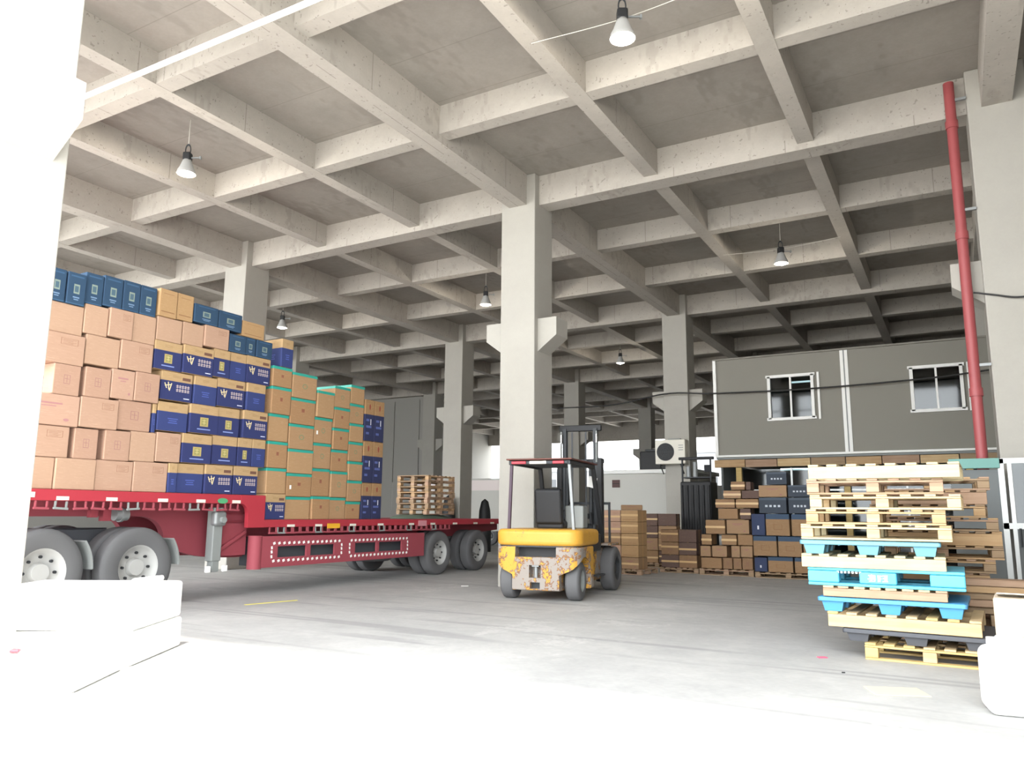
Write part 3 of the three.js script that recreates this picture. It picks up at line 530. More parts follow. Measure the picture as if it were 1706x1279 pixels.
function forklift(label, pos, turn, paint, worn) {
  const f = thing('forklift', label, 'forklift', pos, turn);
  const plan = (hw, zr, zf, r) => { const s = new THREE.Shape(); s.moveTo(-hw, -zf); s.lineTo(-hw, -zr + r); s.quadraticCurveTo(-hw + 0.02, -zr + 0.06, -hw + r, -zr + 0.04); s.quadraticCurveTo(0, -zr - 0.05, hw - r, -zr + 0.04); s.quadraticCurveTo(hw - 0.02, -zr + 0.06, hw, -zr + r); s.lineTo(hw, -zf); return s; };
  const ext = (s, y0, y1, bev) => new THREE.ExtrudeGeometry(s, { depth: y1 - y0 - 2 * bev, bevelEnabled: true, bevelSize: bev, bevelThickness: bev, bevelSegments: 4, curveSegments: 10 }).rotateX(-Math.PI / 2).translate(0, y0 + bev, 0);
  // shape y = -z: rear lies at +z
  const cw = ext(plan(0.70, 0.40, -0.5, 0.2), 0.17, 0.86, 0.025);
  const arch = (s) => at(cyl(0.4, 0.4, 0.36, 28).rotateZ(Math.PI / 2), s * 0.58, 0.3, 0.02);
  const cwg = uvPlanar(csg(cw, [arch(1), arch(-1), at(new THREE.BoxGeometry(0.7, 0.17, 0.5), 0, 0.78, 0.42), at(new THREE.BoxGeometry(0.2, 0.2, 0.3), 0, 0.47, 0.4), at(new THREE.BoxGeometry(0.17, 0.1, 0.3), 0, 0.25, 0.4)]));
  part(f, 'counterweight', cwg, worn);
  part(f, 'counterweight_recess', B(0.72, 0.2, 0.02), M.black, [0, 0.77, 0.2]);
  part(f, 'tow_pin', merge([at(cyl(0.03, 0.03, 0.3, 12), 0, 0.46, 0.36), at(B(0.12, 0.05, 0.08), 0, 0.57, 0.37)]), M.steel);
  part(f, 'tow_bracket', B(0.16, 0.14, 0.05), M.darkSteel, [0, 0.27, 0.3]);
  const hood = uvPlanar(ext(plan(0.67, 0.36, -0.75, 0.2), 0.87, 1.14, 0.07));
  part(f, 'hood', hood, paint);
  part(f, 'seam_strip', uvPlanar(ext(plan(0.69, 0.385, -0.5, 0.2), 0.852, 0.878, 0.004)), M.darkSteel);
  // chassis
  part(f, 'side_body', uvPlanar(RB(1.12, 0.55, 1.5, 0.03, 2)), worn, [0, 0.5, -1.2]);
  part(f, 'tank', RB(0.16, 0.3, 0.62, 0.03, 2), M.darkSteel, [0.6, 0.9, -0.95]);
  part(f, 'step', B(0.2, 0.03, 0.4), M.darkSteel, [0.58, 0.32, -1.3]);
  part(f, 'floor_plate', B(1.0, 0.04, 0.8), M.darkSteel, [0, 0.8, -1.45]);
  part(f, 'dashboard', RB(0.9, 0.42, 0.22, 0.04, 2), M.darkSteel, [0, 1.0, -1.85]);
  part(f, 'steering_wheel', new THREE.TorusGeometry(0.17, 0.02, 8, 24), M.black, [-0.05, 1.38, -1.5], [-1.0, 0, 0]);
  part(f, 'steering_column', rod([-0.05, 1.1, -1.75], [-0.05, 1.37, -1.5], 0.025), M.black);
  part(f, 'seat_cushion', RB(0.5, 0.16, 0.5, 0.06, 3), M.black, [-0.05, 1.2, -0.75]);
  part(f, 'seat_backrest', RB(0.5, 0.62, 0.14, 0.06, 3), M.black, [-0.05, 1.52, -0.46], [0.15, 0, 0]);
  for (let k = 0; k < 3; k++) part(f, 'lever', rod([0.22 + k * 0.09, 1.15, -1.7], [0.22 + k * 0.09, 1.42, -1.6], 0.012), M.black);
  part(f, 'air_cleaner_box', RB(0.34, 0.4, 0.3, 0.03), M.greyPaint, [0.32, 1.34, -0.9]);
  // overhead guard
  for (const s of [-1, 1]) {
    part(f, 'rear_post', bar([s * 0.57, 1.1, 0.12], [s * 0.51, 2.22, 0.17], 0.055), s > 0 ? M.steel : M.postDark);
    part(f, 'front_post', bar([s * 0.55, 0.95, -1.85], [s * 0.51, 2.22, -1.35], 0.08, 0.06), M.black);
    part(f, 'guard_rail', RB(0.07, 0.07, 1.62, 0.015), M.darkSteel, [s * 0.51, 2.24, -0.58]);
  }
  part(f, 'guard_roof_sheet', RB(1.16, 0.025, 1.7, 0.01), M.roofRust, [0, 2.295, -0.58]);
  for (let k = 0; k < 6; k++) part(f, 'guard_slat', B(0.96, 0.04, 0.05), M.darkSteel, [0, 2.25, -1.2 + k * 0.25]);
  part(f, 'rear_guard_bar', RB(1.06, 0.06, 0.06, 0.015), M.darkSteel, [0, 2.24, 0.2]);
  for (const [x, c, wd] of [[-0.36, M.red, 0.26], [-0.02, M.cream, 0.3], [0.34, M.red, 0.2]]) part(f, 'tail_light', RB(wd, 0.05, 0.03, 0.01), c, [x, 2.24, 0.235]);
  part(f, 'placard', B(0.16, 0.2, 0.01), M.white, [0.42, 1.98, -1.62], [0, 0, -0.3]);
  // mast
  for (const s of [-1, 1]) {
    part(f, 'outer_mast_channel', merge([at(B(0.03, 2.35, 0.16), s * 0.44, 1.3, 0), at(B(0.1, 2.35, 0.03), s * 0.4, 1.3, 0.08), at(B(0.1, 2.35, 0.03), s * 0.4, 1.3, -0.08)]), M.black, [0, 0, -2.3]);
    part(f, 'inner_mast_channel', merge([at(B(0.03, 2.9, 0.11), s * 0.34, 1.62, 0), at(B(0.07, 2.9, 0.025), s * 0.31, 1.62, 0.05), at(B(0.07, 2.9, 0.025), s * 0.31, 1.62, -0.05)]), M.darkSteel, [0, 0, -2.32]);
    part(f, 'lift_cylinder', cyl(0.04, 0.04, 2.2, 14), M.darkSteel, [s * 0.24, 1.3, -2.22]);
    part(f, 'cylinder_rod', cyl(0.02, 0.02, 0.62, 12), M.greyPaint, [s * 0.36, 2.7, -2.2]); part(f, 'rod_collar', cyl(0.026, 0.026, 0.16, 12), M.chrome, [s * 0.36, 2.86, -2.2]);
    part(f, 'lift_chain', B(0.03, 2.4, 0.015), M.darkSteel, [s * 0.14, 1.8, -2.22]);
    part(f, 'tilt_cylinder', rod([s * 0.36, 0.75, -1.8], [s * 0.4, 0.9, -2.22], 0.04), M.darkSteel);
  }
  for (const [y, wd, h] of [[3.08, 0.86, 0.12], [2.42, 0.96, 0.09], [1.35, 0.9, 0.1], [0.3, 0.9, 0.12]]) part(f, 'mast_crossbar', RB(wd, h, 0.08, 0.015), M.black, [0, y, -2.33]);
  // carriage, load backrest, forks
  for (const y of [0.35, 0.75]) part(f, 'carriage_bar', RB(1.1, 0.1, 0.05, 0.01), M.darkSteel, [0, y, -2.5]);
  part(f, 'load_backrest', merge([at(B(1.1, 0.05, 0.04), 0, 1.6, 0), ...[-0.53, -0.2, 0.2, 0.53].map((x) => at(B(0.04, 0.85, 0.03), x, 1.2, 0))]), M.darkSteel, [0, 0, -2.5]);
  for (const x of [-0.3, 0.3]) part(f, 'fork', merge([at(B(0.12, 0.6, 0.05), x, 0.42, -2.55), at(B(0.12, 0.04, 1.07), x, 0.12, -3.08)]), M.darkSteel);
  // wheels
  for (const s of [-1, 1]) {
    const a = wheel(f, 'rear_wheel', s * 0.56, 0.31, 0, 0.31, 0.24, [M.rubber, M.greyPaint]); a.rotation.y = s > 0 ? 0.06 : Math.PI + 0.06;
    const b = wheel(f, 'front_wheel', s * 0.66, 0.4, -2.0, 0.4, 0.27, [M.rubber, M.darkSteel]); if (s < 0) b.rotation.y = Math.PI;
    part(f, 'front_fender', RB(0.26, 0.04, 0.7, 0.015), worn, [s * 0.63, 0.84, -1.98]);
  }
  return f;
}
forklift('worn yellow counterbalance forklift seen from behind, in front of the big column', [-6.1, 0, -11.75], rad(9), yellowPaint, yellowWorn);
{ // tall rack under black cloth beside the air conditioner column
  const o = thing('draped_rack', 'tall black draped rack in shade between the air conditioner column and the shopfront', 'rack', [-6.3, 0, -21.6]);
  part(o, 'cloth_cover', RB(0.86, 2.3, 0.7, 0.04, 2), M.black, [0, 1.15, 0]);
  for (let k = 0; k < 6; k++) part(o, 'cloth_fold', cyl(0.035, 0.05, 2.2, 10), M.black, [-0.38 + k * 0.15, 1.1, 0.35]);
  for (const x of [-0.4, 0.4]) part(o, 'upright', rod([x, 2.2, 0.2], [x, 2.95, 0.2], 0.025), M.darkSteel);
  part(o, 'top_bar', RB(1.0, 0.08, 0.08, 0.02), M.black, [0, 2.95, 0.2]); part(o, 'shelf_plate', B(0.8, 0.03, 0.5), M.darkSteel, [0, 2.42, 0]);
  const sg = document.createElement('canvas'); sg.width = sg.height = 64; const c = sg.getContext('2d'); c.fillStyle = '#26282c'; c.fillRect(0, 0, 64, 64); c.fillStyle = '#f2f2f2'; c.font = 'bold 44px sans-serif'; c.fillText('71', 6, 48);
  const tx = new THREE.CanvasTexture(sg); tx.colorSpace = THREE.SRGBColorSpace;
  part(o, 'number_plate', B(0.2, 0.2, 0.02), std({ map: tx }), [0.34, 2.66, 0.26]);
}
for (const [x, h, label] of [[-6.55, 0.3, 'grey canister on the black draped rack, left one'], [-6.36, 0.42, 'tall grey canister on the black draped rack']]) { const m = part(scene, numbered('canister'), cyl(0.06, 0.07, h, 14), M.steel, [x, 2.437 + h / 2, -21.5]); tag(m, label, 'canister'); }

// ---------------------------------------------------------------- upstairs prefab office on a timber and glass ground floor
const wallWithHoles = (x0, x1, y0, y1, holes, depth) => { const s = new THREE.Shape([[x0, y0], [x1, y0], [x1, y1], [x0, y1]].map((p) => new THREE.Vector2(...p))); for (const [a, b, c, d] of holes) s.holes.push(new THREE.Path([[a, c], [b, c], [b, d], [a, d]].map((p) => new THREE.Vector2(...p)))); return new THREE.ExtrudeGeometry(s, { depth, bevelEnabled: false }); };
{
  const o = thing('prefab_office', 'grey-green upstairs prefab office box with two sliding windows at right', 'office', [0, 0, -23.0]);
  const W1 = [-4.55, -3.36, 4.12, 5.36], W2 = [-0.86, 0.3, 4.15, 5.32];
  part(o, 'front_panel', wallWithHoles(-6.1, -2.55, 3.12, 5.97, [W1], 0.06).translate(0, 0, -0.06), M.panel);
  part(o, 'front_panel', wallWithHoles(-2.45, 1.1, 3.12, 5.97, [W2], 0.06).translate(0, 0, -0.06), M.panel);
  part(o, 'joint_strip', B(0.2, 2.85, 0.04), M.white, [-2.5, 4.545, 0.0]);
  part(o, 'joint_groove', B(0.03, 2.85, 0.01), M.greyPaint, [-2.5, 4.545, 0.022]);
  part(o, 'base_channel', RB(7.3, 0.06, 0.1, 0.01), M.white, [-2.5, 3.1, 0.02]);
  part(o, 'roof_edge', RB(7.3, 0.05, 0.12, 0.01), M.panel, [-2.5, 6.0, 0]);
  part(o, 'end_panel', B(0.06, 2.85, 5.9), M.panel, [-6.1, 4.545, -3.0]); part(o, 'corner_post', B(0.09, 2.9, 0.09), M.white, [-6.12, 4.545, 0.01]);
  part(o, 'end_panel', B(0.06, 2.85, 5.9), M.panel, [1.1, 4.545, -3.0]);
  part(o, 'back_panel', B(7.2, 2.85, 0.06), M.panel, [-2.5, 4.545, -5.95]);
  part(o, 'roof_panel', B(7.3, 0.06, 6.0), M.panel, [-2.5, 6.0, -3.0]); part(o, 'office_floor', B(7.3, 0.1, 6.0), M.greyPaint, [-2.5, 3.06, -3.0]);
  for (const [x0, x1, y0, y1] of [W1, W2]) {
    const wn = new THREE.Group(); wn.name = 'sliding_window'; o.add(wn); const xc = (x0 + x1) / 2, yc = (y0 + y1) / 2, ww = x1 - x0, hh = y1 - y0;
    part(wn, 'window_frame', merge([at(B(ww + 0.16, 0.08, 0.1), xc, y0, 0.02), at(B(ww + 0.16, 0.08, 0.1), xc, y1, 0.02), at(B(0.08, hh, 0.1), x0, yc, 0.02), at(B(0.08, hh, 0.1), x1, yc, 0.02), at(B(0.05, hh, 0.06), xc, yc, 0.01)]), M.white);
    part(wn, 'window_pane', B(ww / 2, hh, 0.008), M.smoked, [xc - ww / 4, yc, -0.02]); part(wn, 'window_pane', B(ww / 2, hh, 0.008), M.smoked, [xc + ww / 4, yc, -0.035]);
    part(wn, 'side_track', B(0.06, hh + 0.1, 0.05), M.white, [x1 + 0.16, yc, 0.02]);
  }
  for (const x of [-4.3]) { part(o, 'fluorescent_tube', rod([x - 0.6, 5.72, -1.2], [x + 0.6, 5.72, -1.2], 0.03), M.tubeGlow); const l = new THREE.RectAreaLight(0xf2fbff, 10, 1.2, 0.08); l.name = 'tube_light'; l.position.set(x, 5.66, -1.2); l.rotation.x = -Math.PI / 2; o.add(l); }
  part(o, 'fluorescent_tube', rod([-4.5, 5.72, -3.4], [-3.3, 5.72, -3.4], 0.03), M.tubeGlow);
}
{
  const o = thing('ground_floor_shopfront', 'timber framed glazed shopfront below the upstairs office, behind stacked cartons', 'shopfront', [0, 0, -23.0]);
  for (let k = 0; k < 8; k++) part(o, 'lintel_plank', RB(0.88, 0.22, 0.1, 0.01), woodMat[[1, 2, 0, 4][k % 4]], [-5.75 + k * 0.9, 2.88 + rr(-0.01, 0.01), 0.05 + rr(0, 0.03)]);
  for (const x of [-5.5, -2.6, 0.3]) part(o, 'timber_post', RB(0.16, 2.76, 0.12, 0.012), woodMat[5], [x, 1.38, 0.02]);
  for (const [x0, x1] of [[-5.4, -2.7], [-2.5, 0.2]]) {
    part(o, 'glass_pane', B(x1 - x0, 2.6, 0.01), M.smoked, [(x0 + x1) / 2, 1.4, -0.05]);
    part(o, 'glazing_bar', merge([at(B(0.05, 2.7, 0.05), (x0 + x1) / 2, 1.38, -0.03), at(B(x1 - x0, 0.05, 0.05), (x0 + x1) / 2, 2.1, -0.03)]), M.alu);
  }
  part(o, 'inner_back_wall', B(7.0, 2.9, 0.06), M.dado, [-2.5, 1.45, -5.2]); part(o, 'inner_side_wall', B(0.06, 2.9, 5.2), M.dado, [-6.0, 1.45, -2.6]);
  for (const [x, z] of [[-4.0, -1.4], [-3.2, -2.8]]) { part(o, 'fluorescent_tube', rod([x - 0.6, 2.76, z], [x + 0.6, 2.76, z], 0.03), M.tubeGlow); const l = new THREE.RectAreaLight(0xf2fbff, 2.2, 1.2, 0.08); l.name = 'tube_light'; l.position.set(x, 2.7, z); l.rotation.x = -Math.PI / 2; o.add(l); }
}
// wall mounted condenser on its column
{
  const a = thing('air_conditioner_unit', 'white outdoor air conditioner unit bracketed to a column', 'air conditioner', [-7.5, 2.9, -22.93]);
  part(a, 'casing', RB(0.94, 0.74, 0.32, 0.03, 2), M.cream, [0, 0.37, 0]);
  part(a, 'fan_recess', cyl(0.27, 0.27, 0.02, 32).rotateX(Math.PI / 2), M.black, [-0.14, 0.37, 0.165]);
  part(a, 'fan_grille', merge([0.08, 0.14, 0.2, 0.26].map((r) => new THREE.TorusGeometry(r, 0.006, 6, 32).translate(-0.14, 0.37, 0.178)).concat([0, 1, 2].map((k) => at(B(0.54, 0.012, 0.012), 0, 0, 0, 0, 0, k * Math.PI / 3).translate(-0.14, 0.37, 0.178)))), M.darkSteel);
  for (let k = 0; k < 3; k++) part(a, 'side_vent', B(0.14, 0.02, 0.01), M.greyPaint, [0.34, 0.56 - k * 0.07, 0.163]);
  for (const x of [-0.32, 0.32]) part(a, 'bracket', merge([bar([x, -0.02, -0.18], [x, -0.02, 0.18], 0.035), bar([x, -0.28, -0.17], [x, -0.02, 0.14], 0.03)]), M.darkSteel);
  part(a, 'top_cover_rail', RB(0.4, 0.04, 0.1, 0.015), M.greyPaint, [0.1, 0.76, 0]);
}
// white cabin behind the forklift mast and the black tank on it
{
  const c = thing('white_cabin', 'low white flat roofed panel cabin with a small dark vent, behind the forklift mast', 'cabin', [0, 0, -27]);
  part(c, 'front_wall', B(3.6, 2.85, 0.1), M.whiteWall, [-9.9, 1.425, -0.05]); part(c, 'side_wall', B(0.1, 2.85, 3), M.whiteWall, [-11.65, 1.425, -1.6]); part(c, 'side_wall', B(0.1, 2.85, 3), M.whiteWall, [-8.15, 1.425, -1.6]);
  part(c, 'roof_slab', RB(3.8, 0.14, 3.3, 0.02), M.white, [-9.9, 2.93, -1.6]);
  part(c, 'vent', B(0.3, 0.28, 0.03), std({ color: '#5a4442' }), [-10.98, 2.5, 0.01]); part(c, 'vent_slat', B(0.28, 0.02, 0.02), M.black, [-10.98, 2.5, 0.03]);
  const t = thing('black_tank', 'squat black tank box standing on the white cabin roof', 'tank', [-9.45, 3.005, -28.2]);
  part(t, 'tank_body', RB(1.7, 0.72, 1.0, 0.05, 2), M.black, [0, 0.36, 0]); part(t, 'tank_lid', RB(1.45, 0.08, 0.85, 0.02), M.darkSteel, [0.05, 0.755, 0]);
}
// white van body with red lettering band beyond the rear of the trailer
{
  const v = thing('white_box_body', 'white box body with a red lettering band seen between two columns', 'truck', [-19.6, 0, -29.5]);
  part(v, 'box_side', RB(5.2, 2.3, 2.2, 0.04, 2), M.whiteWall, [0, 1.75, -1.1]);
  const cv = document.createElement('canvas'); cv.width = 512; cv.height = 96; const c = cv.getContext('2d'); c.fillStyle = '#e7dcd8'; c.fillRect(0, 0, 512, 96); c.strokeStyle = '#a8203c'; c.lineWidth = 9;
  for (let k = 0; k < 7; k++) { const x = 14 + k * 72; for (const [a, b, d, e] of [[4, 18, 58, 18], [8, 44, 52, 44], [30, 8, 28, 84], [2, 74, 60, 74], [12, 22, 10, 70], [48, 24, 50, 70]]) { c.beginPath(); c.moveTo(x + a, b + (k % 2) * 4); c.lineTo(x + d, e); c.stroke(); } }
  const tx = new THREE.CanvasTexture(cv); tx.colorSpace = THREE.SRGBColorSpace;
  part(v, 'lettering_band', B(5.0, 0.45, 0.01), std({ map: tx }), [0, 2.6, 0.006]);
  part(v, 'chassis_skirt', B(5.0, 0.3, 2.0), M.chassis, [0, 0.45, -1.1]);
  for (const x of [-1.7, 1.6]) wheel(v, 'wheel', x, 0.4, -0.15, 0.4, 0.24, [M.rubber, M.hub]).rotation.y = -Math.PI / 2;
}
for (const [x, z, h, r, label] of [[-15.62, -22.85, 2.0, 0.26, 'black upright roll leaning in front of the column behind the trailer'], [-15.2, -24.6, 1.9, 0.24, 'dark upright roll just right of the column behind the trailer']]) {
  const o = thing('tarpaulin_roll', label, 'roll', [x, 0, z]);
  part(o, 'roll_body', new THREE.LatheGeometry([[0, 0], [r, 0], [r * 1.02, h * 0.4], [r * 0.86, h * 0.78], [r * 0.55, h * 0.95], [0.02, h]].map((p) => new THREE.Vector2(...p)), 20), M.black);
  part(o, 'strap', new THREE.TorusGeometry(r * 1.0, 0.015, 6, 24).rotateX(Math.PI / 2), M.darkSteel, [0, h * 0.5, 0]);
}

// ---------------------------------------------------------------- carton piles on the floor
const pileFloor = [ // x0, x1, y0, y1, material, turn
  [[-5.43, -4.93, 0.15, 0.40], [-4.91, -4.68, 0.15, 0.41], [-4.67, -4.47, 0.15, 0.41], [-4.46, -4.21, 0.15, 0.42]],
  [[-5.44, -5.18, 0.42, 0.67], [-5.16, -4.8, 0.42, 0.68], [-4.71, -4.5, 0.42, 0.69], [-4.49, -4.21, 0.43, 0.69]],
  [[-5.41, -5.16, 0.69, 0.94], [-4.93, -4.57, 0.70, 0.94], [-4.55, -4.2, 0.70, 0.95]],
  [[-5.3, -4.83, 0.95, 1.28], [-4.8, -4.27, 0.96, 1.29]], [[-4.98, -4.5, 1.30, 1.55], [-4.48, -4.23, 1.30, 1.55]], [[-5.04, -4.58, 1.56, 1.77], [-4.56, -4.03, 1.56, 1.77]],
  [[-4.86, -4.45, 1.78, 1.97], [-4.43, -4.03, 1.78, 1.97]], [[-4.67, -4.34, 1.98, 2.18], [-4.33, -4.21, 1.98, 2.17]],
];
pileFloor.forEach((row, r) => row.forEach(([x0, x1, y0, y1], i) => {
  const dark = (r === 4 && i === 1) || (r === 6 && i === 1) || (r === 7 && i === 1);
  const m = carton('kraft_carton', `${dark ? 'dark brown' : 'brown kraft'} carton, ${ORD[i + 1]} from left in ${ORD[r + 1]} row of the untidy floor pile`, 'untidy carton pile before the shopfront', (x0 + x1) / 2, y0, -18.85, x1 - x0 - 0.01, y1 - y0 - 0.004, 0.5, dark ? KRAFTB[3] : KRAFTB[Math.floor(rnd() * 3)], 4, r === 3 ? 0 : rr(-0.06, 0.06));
  if (r > 1 && rnd() < 0.5) part(m, 'packing_tape', B(x1 - x0, 0.05, 0.003), pkTape, [0, 0, 0.2515]);
}));
const pileRight = [
  [[-4.17, -3.88, 0.13, 0.45, 'v'], [-3.87, -3.32, 0.13, 0.47, 'l'], [-3.29, -2.8, 0.13, 0.47, 'l']], [[-4.18, -3.65, 0.48, 0.93, 'l'], [-3.63, -3.11, 0.48, 0.93, 'l'], [-3.09, -2.6, 0.48, 0.93, 'l']],
  [[-4.2, -3.89, 0.94, 1.43, 'v'], [-3.88, -3.35, 0.94, 1.43, 'l'], [-3.32, -2.8, 0.94, 1.43, 'l']], [[-4.01, -3.39, 1.44, 1.8, 'd'], [-3.36, -2.86, 1.44, 1.8, 'd']], [[-4.01, -3.38, 1.81, 2.08, 'k'], [-3.36, -2.87, 1.81, 2.08, 'd']], [[-3.82, -3.36, 2.09, 2.38, 'd']],
];
const rk = { v: [navyPlain, 'dark navy carton with a small white label'], l: [blueLid, 'kraft carton with a blue-grey top band'], d: [darkCarton, 'charcoal carton with pale lettering'], k: [KRAFTB[1], 'plain kraft carton'] };
pileRight.forEach((row, r) => row.forEach(([x0, x1, y0, y1, k], i) => carton('banded_carton', `${rk[k][1]}, ${ORD[i + 1]} from left, ${ORD[r + 1]} row of neat pile`, 'neat carton pile beside the tall pallet stack', (x0 + x1) / 2, y0, -18.75, x1 - x0 - 0.01, y1 - y0 - 0.004, 0.5, rk[k][0], 4, rr(-0.02, 0.02))));
{
  const p = thing('wooden_pallet', 'brown wooden pallet under the untidy carton pile before the shopfront', 'pallet', [-4.83, 0, -18.55]); blockPallet(p, 1.26, 0.9, 0.145, w(4, 2));
  const q = thing('wooden_pallet', 'dark wooden pallet under the neat carton pile beside the tall pallet stack', 'pallet', [-3.42, 0, -18.45]); blockPallet(q, 1.46, 0.9, 0.125, w(4));
}
// strapped pallet loads behind the forklift
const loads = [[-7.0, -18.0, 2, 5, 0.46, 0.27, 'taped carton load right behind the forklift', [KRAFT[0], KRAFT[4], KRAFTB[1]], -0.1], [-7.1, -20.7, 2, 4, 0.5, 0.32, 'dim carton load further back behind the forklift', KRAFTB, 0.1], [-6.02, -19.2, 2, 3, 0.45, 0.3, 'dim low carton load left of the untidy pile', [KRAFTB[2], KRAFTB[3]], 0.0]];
for (const [x, z, nx, ny, cw, ch, what, mats, turn] of loads) {
  const p = thing('wooden_pallet', `wooden pallet under the ${what}`, 'pallet', [x, 0, z + 0.46], turn); blockPallet(p, nx * cw + 0.06, 0.9, 0.12, w(4, 2));
  const ca = Math.cos(turn), sa = Math.sin(turn);
  for (let r = 0; r < ny; r++) for (let k = 0; k < nx; k++) {
    const lx = (k - (nx - 1) / 2) * cw + rr(-0.003, 0.003), lz = 0.2;
    const m = carton('kraft_carton', `${k ? 'right' : 'left'} carton in ${ORD[r + 1]} row of the ${what}`, what, x + lx * ca + lz * sa, 0.123 + r * (ch + 0.004), z - lx * sa + lz * ca, cw - 0.012, ch, 0.48, pick(mats), 4, turn + rr(-0.01, 0.01));
    if (rnd() < 0.7) part(m, 'packing_tape', B(cw - 0.012, 0.045, 0.003), pkTape, [0, rr(-0.05, 0.05), 0.2415]);
  }
}
carton('wrapped_bundle', 'small wrapped bundle lying on top of the taped carton load behind the forklift', null, -6.85, 0.123 + 5 * 0.274, -17.8, 0.5, 0.12, 0.4, KRAFTB[1], 4, 0.4);
carton('striped_carton', 'small carton with red and yellow bands on the floor beyond the forklift', null, -7.35, 0.001, -15.6, 0.4, 0.42, 0.4, art((c, x) => { kraftBase(c, x, '#8c6f66'); rect(c, '#b8463c', x, 70, PX, 26); rect(c, '#c9a24a', x, 100, PX, 22); }), 4, 0.1);

// ---------------------------------------------------------------- right foreground: glazed door, boards, carton, jerrycan
{
  const d = thing('glazed_aluminium_door', 'aluminium framed glass door panel at the right edge, below a teal header', 'door', [1.0, 0, -12.75]);
  part(d, 'door_frame', merge([at(B(0.07, 2.2, 0.06), -0.46, 1.1, 0), at(B(0.05, 2.2, 0.05), -0.36, 1.1, 0), at(B(0.07, 2.2, 0.06), 0.9, 1.1, 0), at(B(1.42, 0.07, 0.06), 0.22, 2.17, 0), at(B(1.42, 0.08, 0.06), 0.22, 1.28, 0), at(B(1.42, 0.1, 0.06), 0.22, 0.05, 0)]), M.alu);
  part(d, 'glass_pane', B(1.2, 0.82, 0.008), M.smoked, [0.27, 1.73, 0]); part(d, 'lower_panel', B(1.24, 1.16, 0.03), M.dado, [0.26, 0.68, 0]);
  part(d, 'teal_header', RB(0.62, 0.14, 0.08, 0.01), std({ color: '#6f9a92' }), [-0.78, 2.14, 0.02]);
  part(d, 'handle', rod([-0.3, 1.0, 0.05], [-0.3, 1.25, 0.05], 0.015), M.darkSteel);
  part(d, 'side_panel', B(0.6, 2.05, 0.04), M.dado, [-0.78, 1.03, -0.02]);
}
for (let k = 0; k < 5; k++) {
  const b = part(scene, numbered('timber_board'), RB(1.9, 0.07, 0.24, 0.008), woodMat[[4, 2, 4, 1, 2][k]], [0.72 + rr(-0.04, 0.04), 0.42 + k * 0.073, -9.95 + rr(-0.03, 0.03)], [0, rr(-0.04, 0.04), 0]);
  tag(b, `long weathered timber board, ${ORD[k + 1]} from the bottom of the pile behind the cream carton`, 'board', 'timber boards at right');
}
for (const x of [0.3, 1.2]) { const b = part(scene, numbered('timber_bearer'), RB(0.2, 0.38, 0.3, 0.01), woodMat[4], [x, 0.19, -9.95]); tag(b, `short timber bearer under the ${x < 1 ? 'left' : 'right'} end of the timber board pile`, 'board'); }
{ const b = part(scene, 'leaning_board', RB(0.3, 1.5, 0.03, 0.006), woodMat[1], [1.03, 0.74, -12.45], [-0.1, 0, 0.0]); tag(b, 'upright tan board leaning at the right edge below the glass door', 'board'); }
{
  const cm = art((c, x, f) => { kraftBase(c, x, '#c4b5a0'); if (f) { rect(c, '#d8cfc2', x + 20, 40, 90, 150); rect(c, 'rgba(150,110,90,0.5)', x + 130, 60, 70, 10); c.strokeStyle = 'rgba(150,110,90,0.5)'; c.lineWidth = 5; c.strokeRect(x + 140, 84, 50, 30); } });
  const m = carton('cream_carton', 'cream carton standing beside the tall pallet stack at the right edge', null, 0.52, 0.34, -8.45, 0.62, 0.36, 0.5, cm, 4, -0.06); part(m, 'top_flap', B(0.6, 0.008, 0.24), M.cream, [0.02, 0.2, 0.1], [-0.15, 0, 0]);
  carton('cream_carton', 'lower cream carton under the other cream carton at the right edge', null, 0.54, 0.001, -8.45, 0.6, 0.33, 0.5, cm, 4, 0.02);
}
{ // jerrycan
  const j = thing('plastic_jerrycan', 'overexposed white plastic jerrycan with a pinkish handle, bottom right corner', 'jerrycan', [0.26, 0, -6.95], 0.15);
  part(j, 'can_body', RB(0.42, 0.46, 0.34, 0.07, 4), M.foamWhite, [0, 0.23, 0]); part(j, 'shoulder', cyl(0.12, 0.2, 0.08, 4).rotateY(Math.PI / 4), M.foamWhite, [0, 0.49, 0]);
  part(j, 'handle', new THREE.TorusGeometry(0.09, 0.018, 8, 20, Math.PI), std({ color: '#e2c0bc' }), [0.02, 0.5, 0.02]); part(j, 'cap', cyl(0.035, 0.035, 0.05, 16), M.white, [-0.13, 0.5, 0]);
}
{ // white sacks stacked by the near pillar
  const b = thing('white_wrapped_block', 'big overexposed white wrapped block at the lower left by the near pillar', 'block', [-7.55, 0, -4.75], 0.55);
  part(b, 'lower_layer', RB(1.5, 0.3, 1.15, 0.03, 3), M.foamWhite, [0, 0.15, 0]); part(b, 'upper_layer', RB(1.46, 0.36, 1.12, 0.035, 3), M.foamWhite, [0.01, 0.485, 0]);
  part(b, 'folded_sheet_end', RB(0.3, 0.05, 0.12, 0.02, 2), M.foamWhite, [0.45, 0.69, -0.35], [0, 0.3, 0.1]);
  const s = part(scene, 'white_slab', RB(1.6, 0.2, 0.9, 0.03, 2), M.foamWhite, [-6.95, 0.1, -3.7], [0, 0.6, 0]); tag(s, 'low white slab on the ground in front of the white wrapped block', 'slab');
  const r = thing('red_tool', 'small red handled tool lying on the white slab at the left edge', 'tool', [-7.1, 0.205, -3.75], 0.7);
  part(r, 'handle', RB(0.34, 0.03, 0.05, 0.012), M.red, [0, 0.015, 0]); part(r, 'head', RB(0.06, 0.06, 0.12, 0.01), M.greyPaint, [-0.22, 0.03, 0]);
}
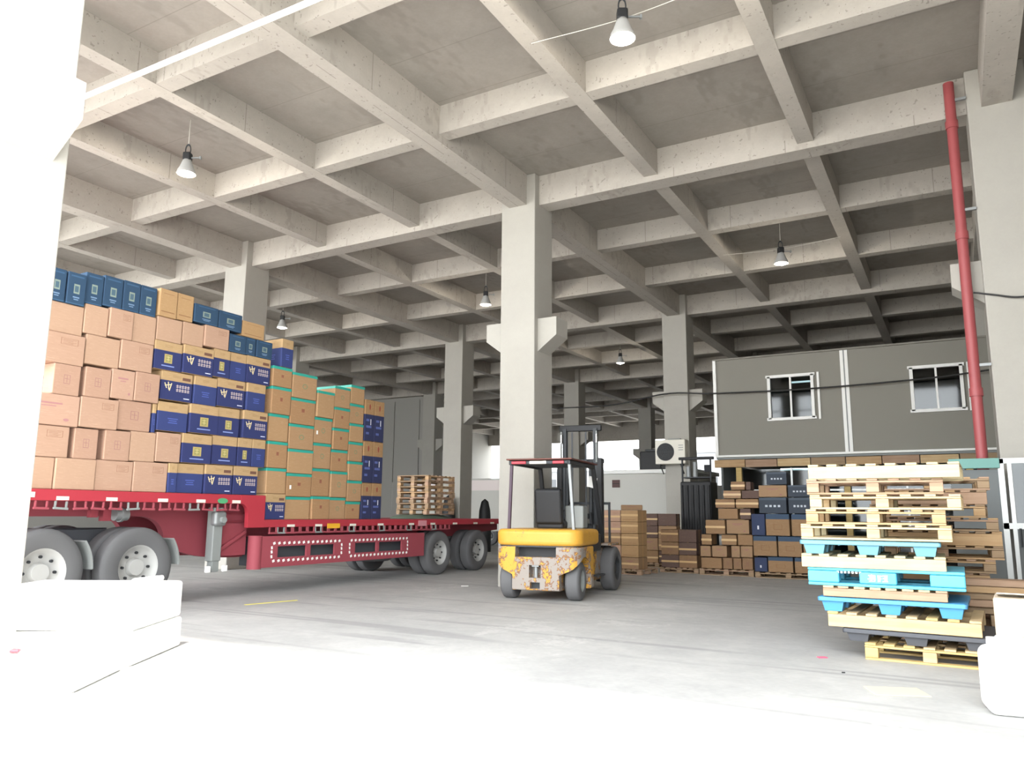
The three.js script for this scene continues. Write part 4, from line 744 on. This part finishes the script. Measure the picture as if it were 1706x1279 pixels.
// litter
{
  const flat = (name, label, w0, d0, x, z, mat, turn) => { const m = part(scene, name, RB(w0, 0.008, d0, 0.003), mat, [x, 0.0045, z], [0, turn, 0]); tag(m, label, 'litter'); };
  flat('flattened_cardboard', 'flattened pale cardboard sheet on the floor before the pallet stack', 0.42, 0.3, -0.55, -7.25, std({ color: '#ded2a8' }), 0.4);
  flat('pink_scrap', 'tiny pink scrap on the floor left of the pallet stack', 0.09, 0.06, -1.3, -8.55, std({ color: '#e0607c' }), 0.6);
  flat('dark_scrap', 'tiny dark scrap on the floor below the pink one', 0.03, 0.02, -1.02, -7.85, M.black, 0.2);
  flat('yellow_strip', 'yellow strip of strapping lying on the floor beside the trailer wheels', 0.9, 0.05, -9.35, -8.9, std({ color: '#d9cf6a' }), 1.35);
  flat('white_scrap', 'white paper scrap on the floor beside the trailer rear wheels', 0.14, 0.08, -8.4, -12.9, M.white, 0.5);
}
// cable sagging from the air conditioner column to the right column
{
  const m = part(scene, 'sagging_cable', tube([[-12.2, 5.1, -24.6], [-9.6, 4.95, -23.6], [-7.5, 5.08, -22.9], [-6.2, 4.98, -22.85], [-3, 4.92, -22.8], [0, 5.0, -22.75], [1.2, 5.1, -22.7]], 0.022, 60, 6), M.cable); tag(m, 'black cable sagging across the front of the upstairs office', 'cable');
  const n = part(scene, 'short_cable', tube([[0.42, 4.7, -13.1], [0.7, 4.62, -13.08], [0.95, 4.55, -13.06], [1.3, 4.56, -13.06]], 0.014, 24, 6), M.cable); tag(n, 'thin dark cable stapled across the column beside the red pipe', 'cable');
}
// yard seen through the far opening
{
  const f = thing('yard_fence', 'pale fence with posts in the bright yard beyond the far opening', 'fence', [0, 0, -72]);
  for (let k = 0; k < 34; k++) part(f, 'fence_post', B(0.12, 3.6, 0.12), M.farDark, [-52 + k * 1.5, 1.8, 0]);
  for (const y of [0.5, 2.0, 3.5]) part(f, 'fence_rail', B(51, 0.1, 0.06), M.farDark, [-27, y, 0]);
  const b = [[-46, 14, 7, 'low pale building beyond the far opening, leftmost'], [-28, 10, 9, 'pale building beyond the far opening, in the middle'], [-12, 16, 8, 'pale building beyond the far opening, behind the white cabin']];
  for (const [x, wd, h, label] of b) {
    const o = thing('distant_building', label, 'building', [x, 0, -95]); part(o, 'facade', B(wd, h, 8), M.farGrey, [0, h / 2, -4]); part(o, 'roof_edge', B(wd + 0.4, 0.3, 8.4), M.greyPaint, [0, h + 0.15, -4]);
    for (let r = 0; r < 2; r++) for (let k = 0; k < Math.floor(wd / 2); k++) part(o, 'window', B(1.1, 1.3, 0.1), M.farDark, [-wd / 2 + 1.1 + k * 2, 2.2 + r * 3.1, 0.02]);
  }
}
scene.traverse((o) => { if (o.isMesh) { o.castShadow = true; o.receiveShadow = true; } });
renderer.render(scene, camera);
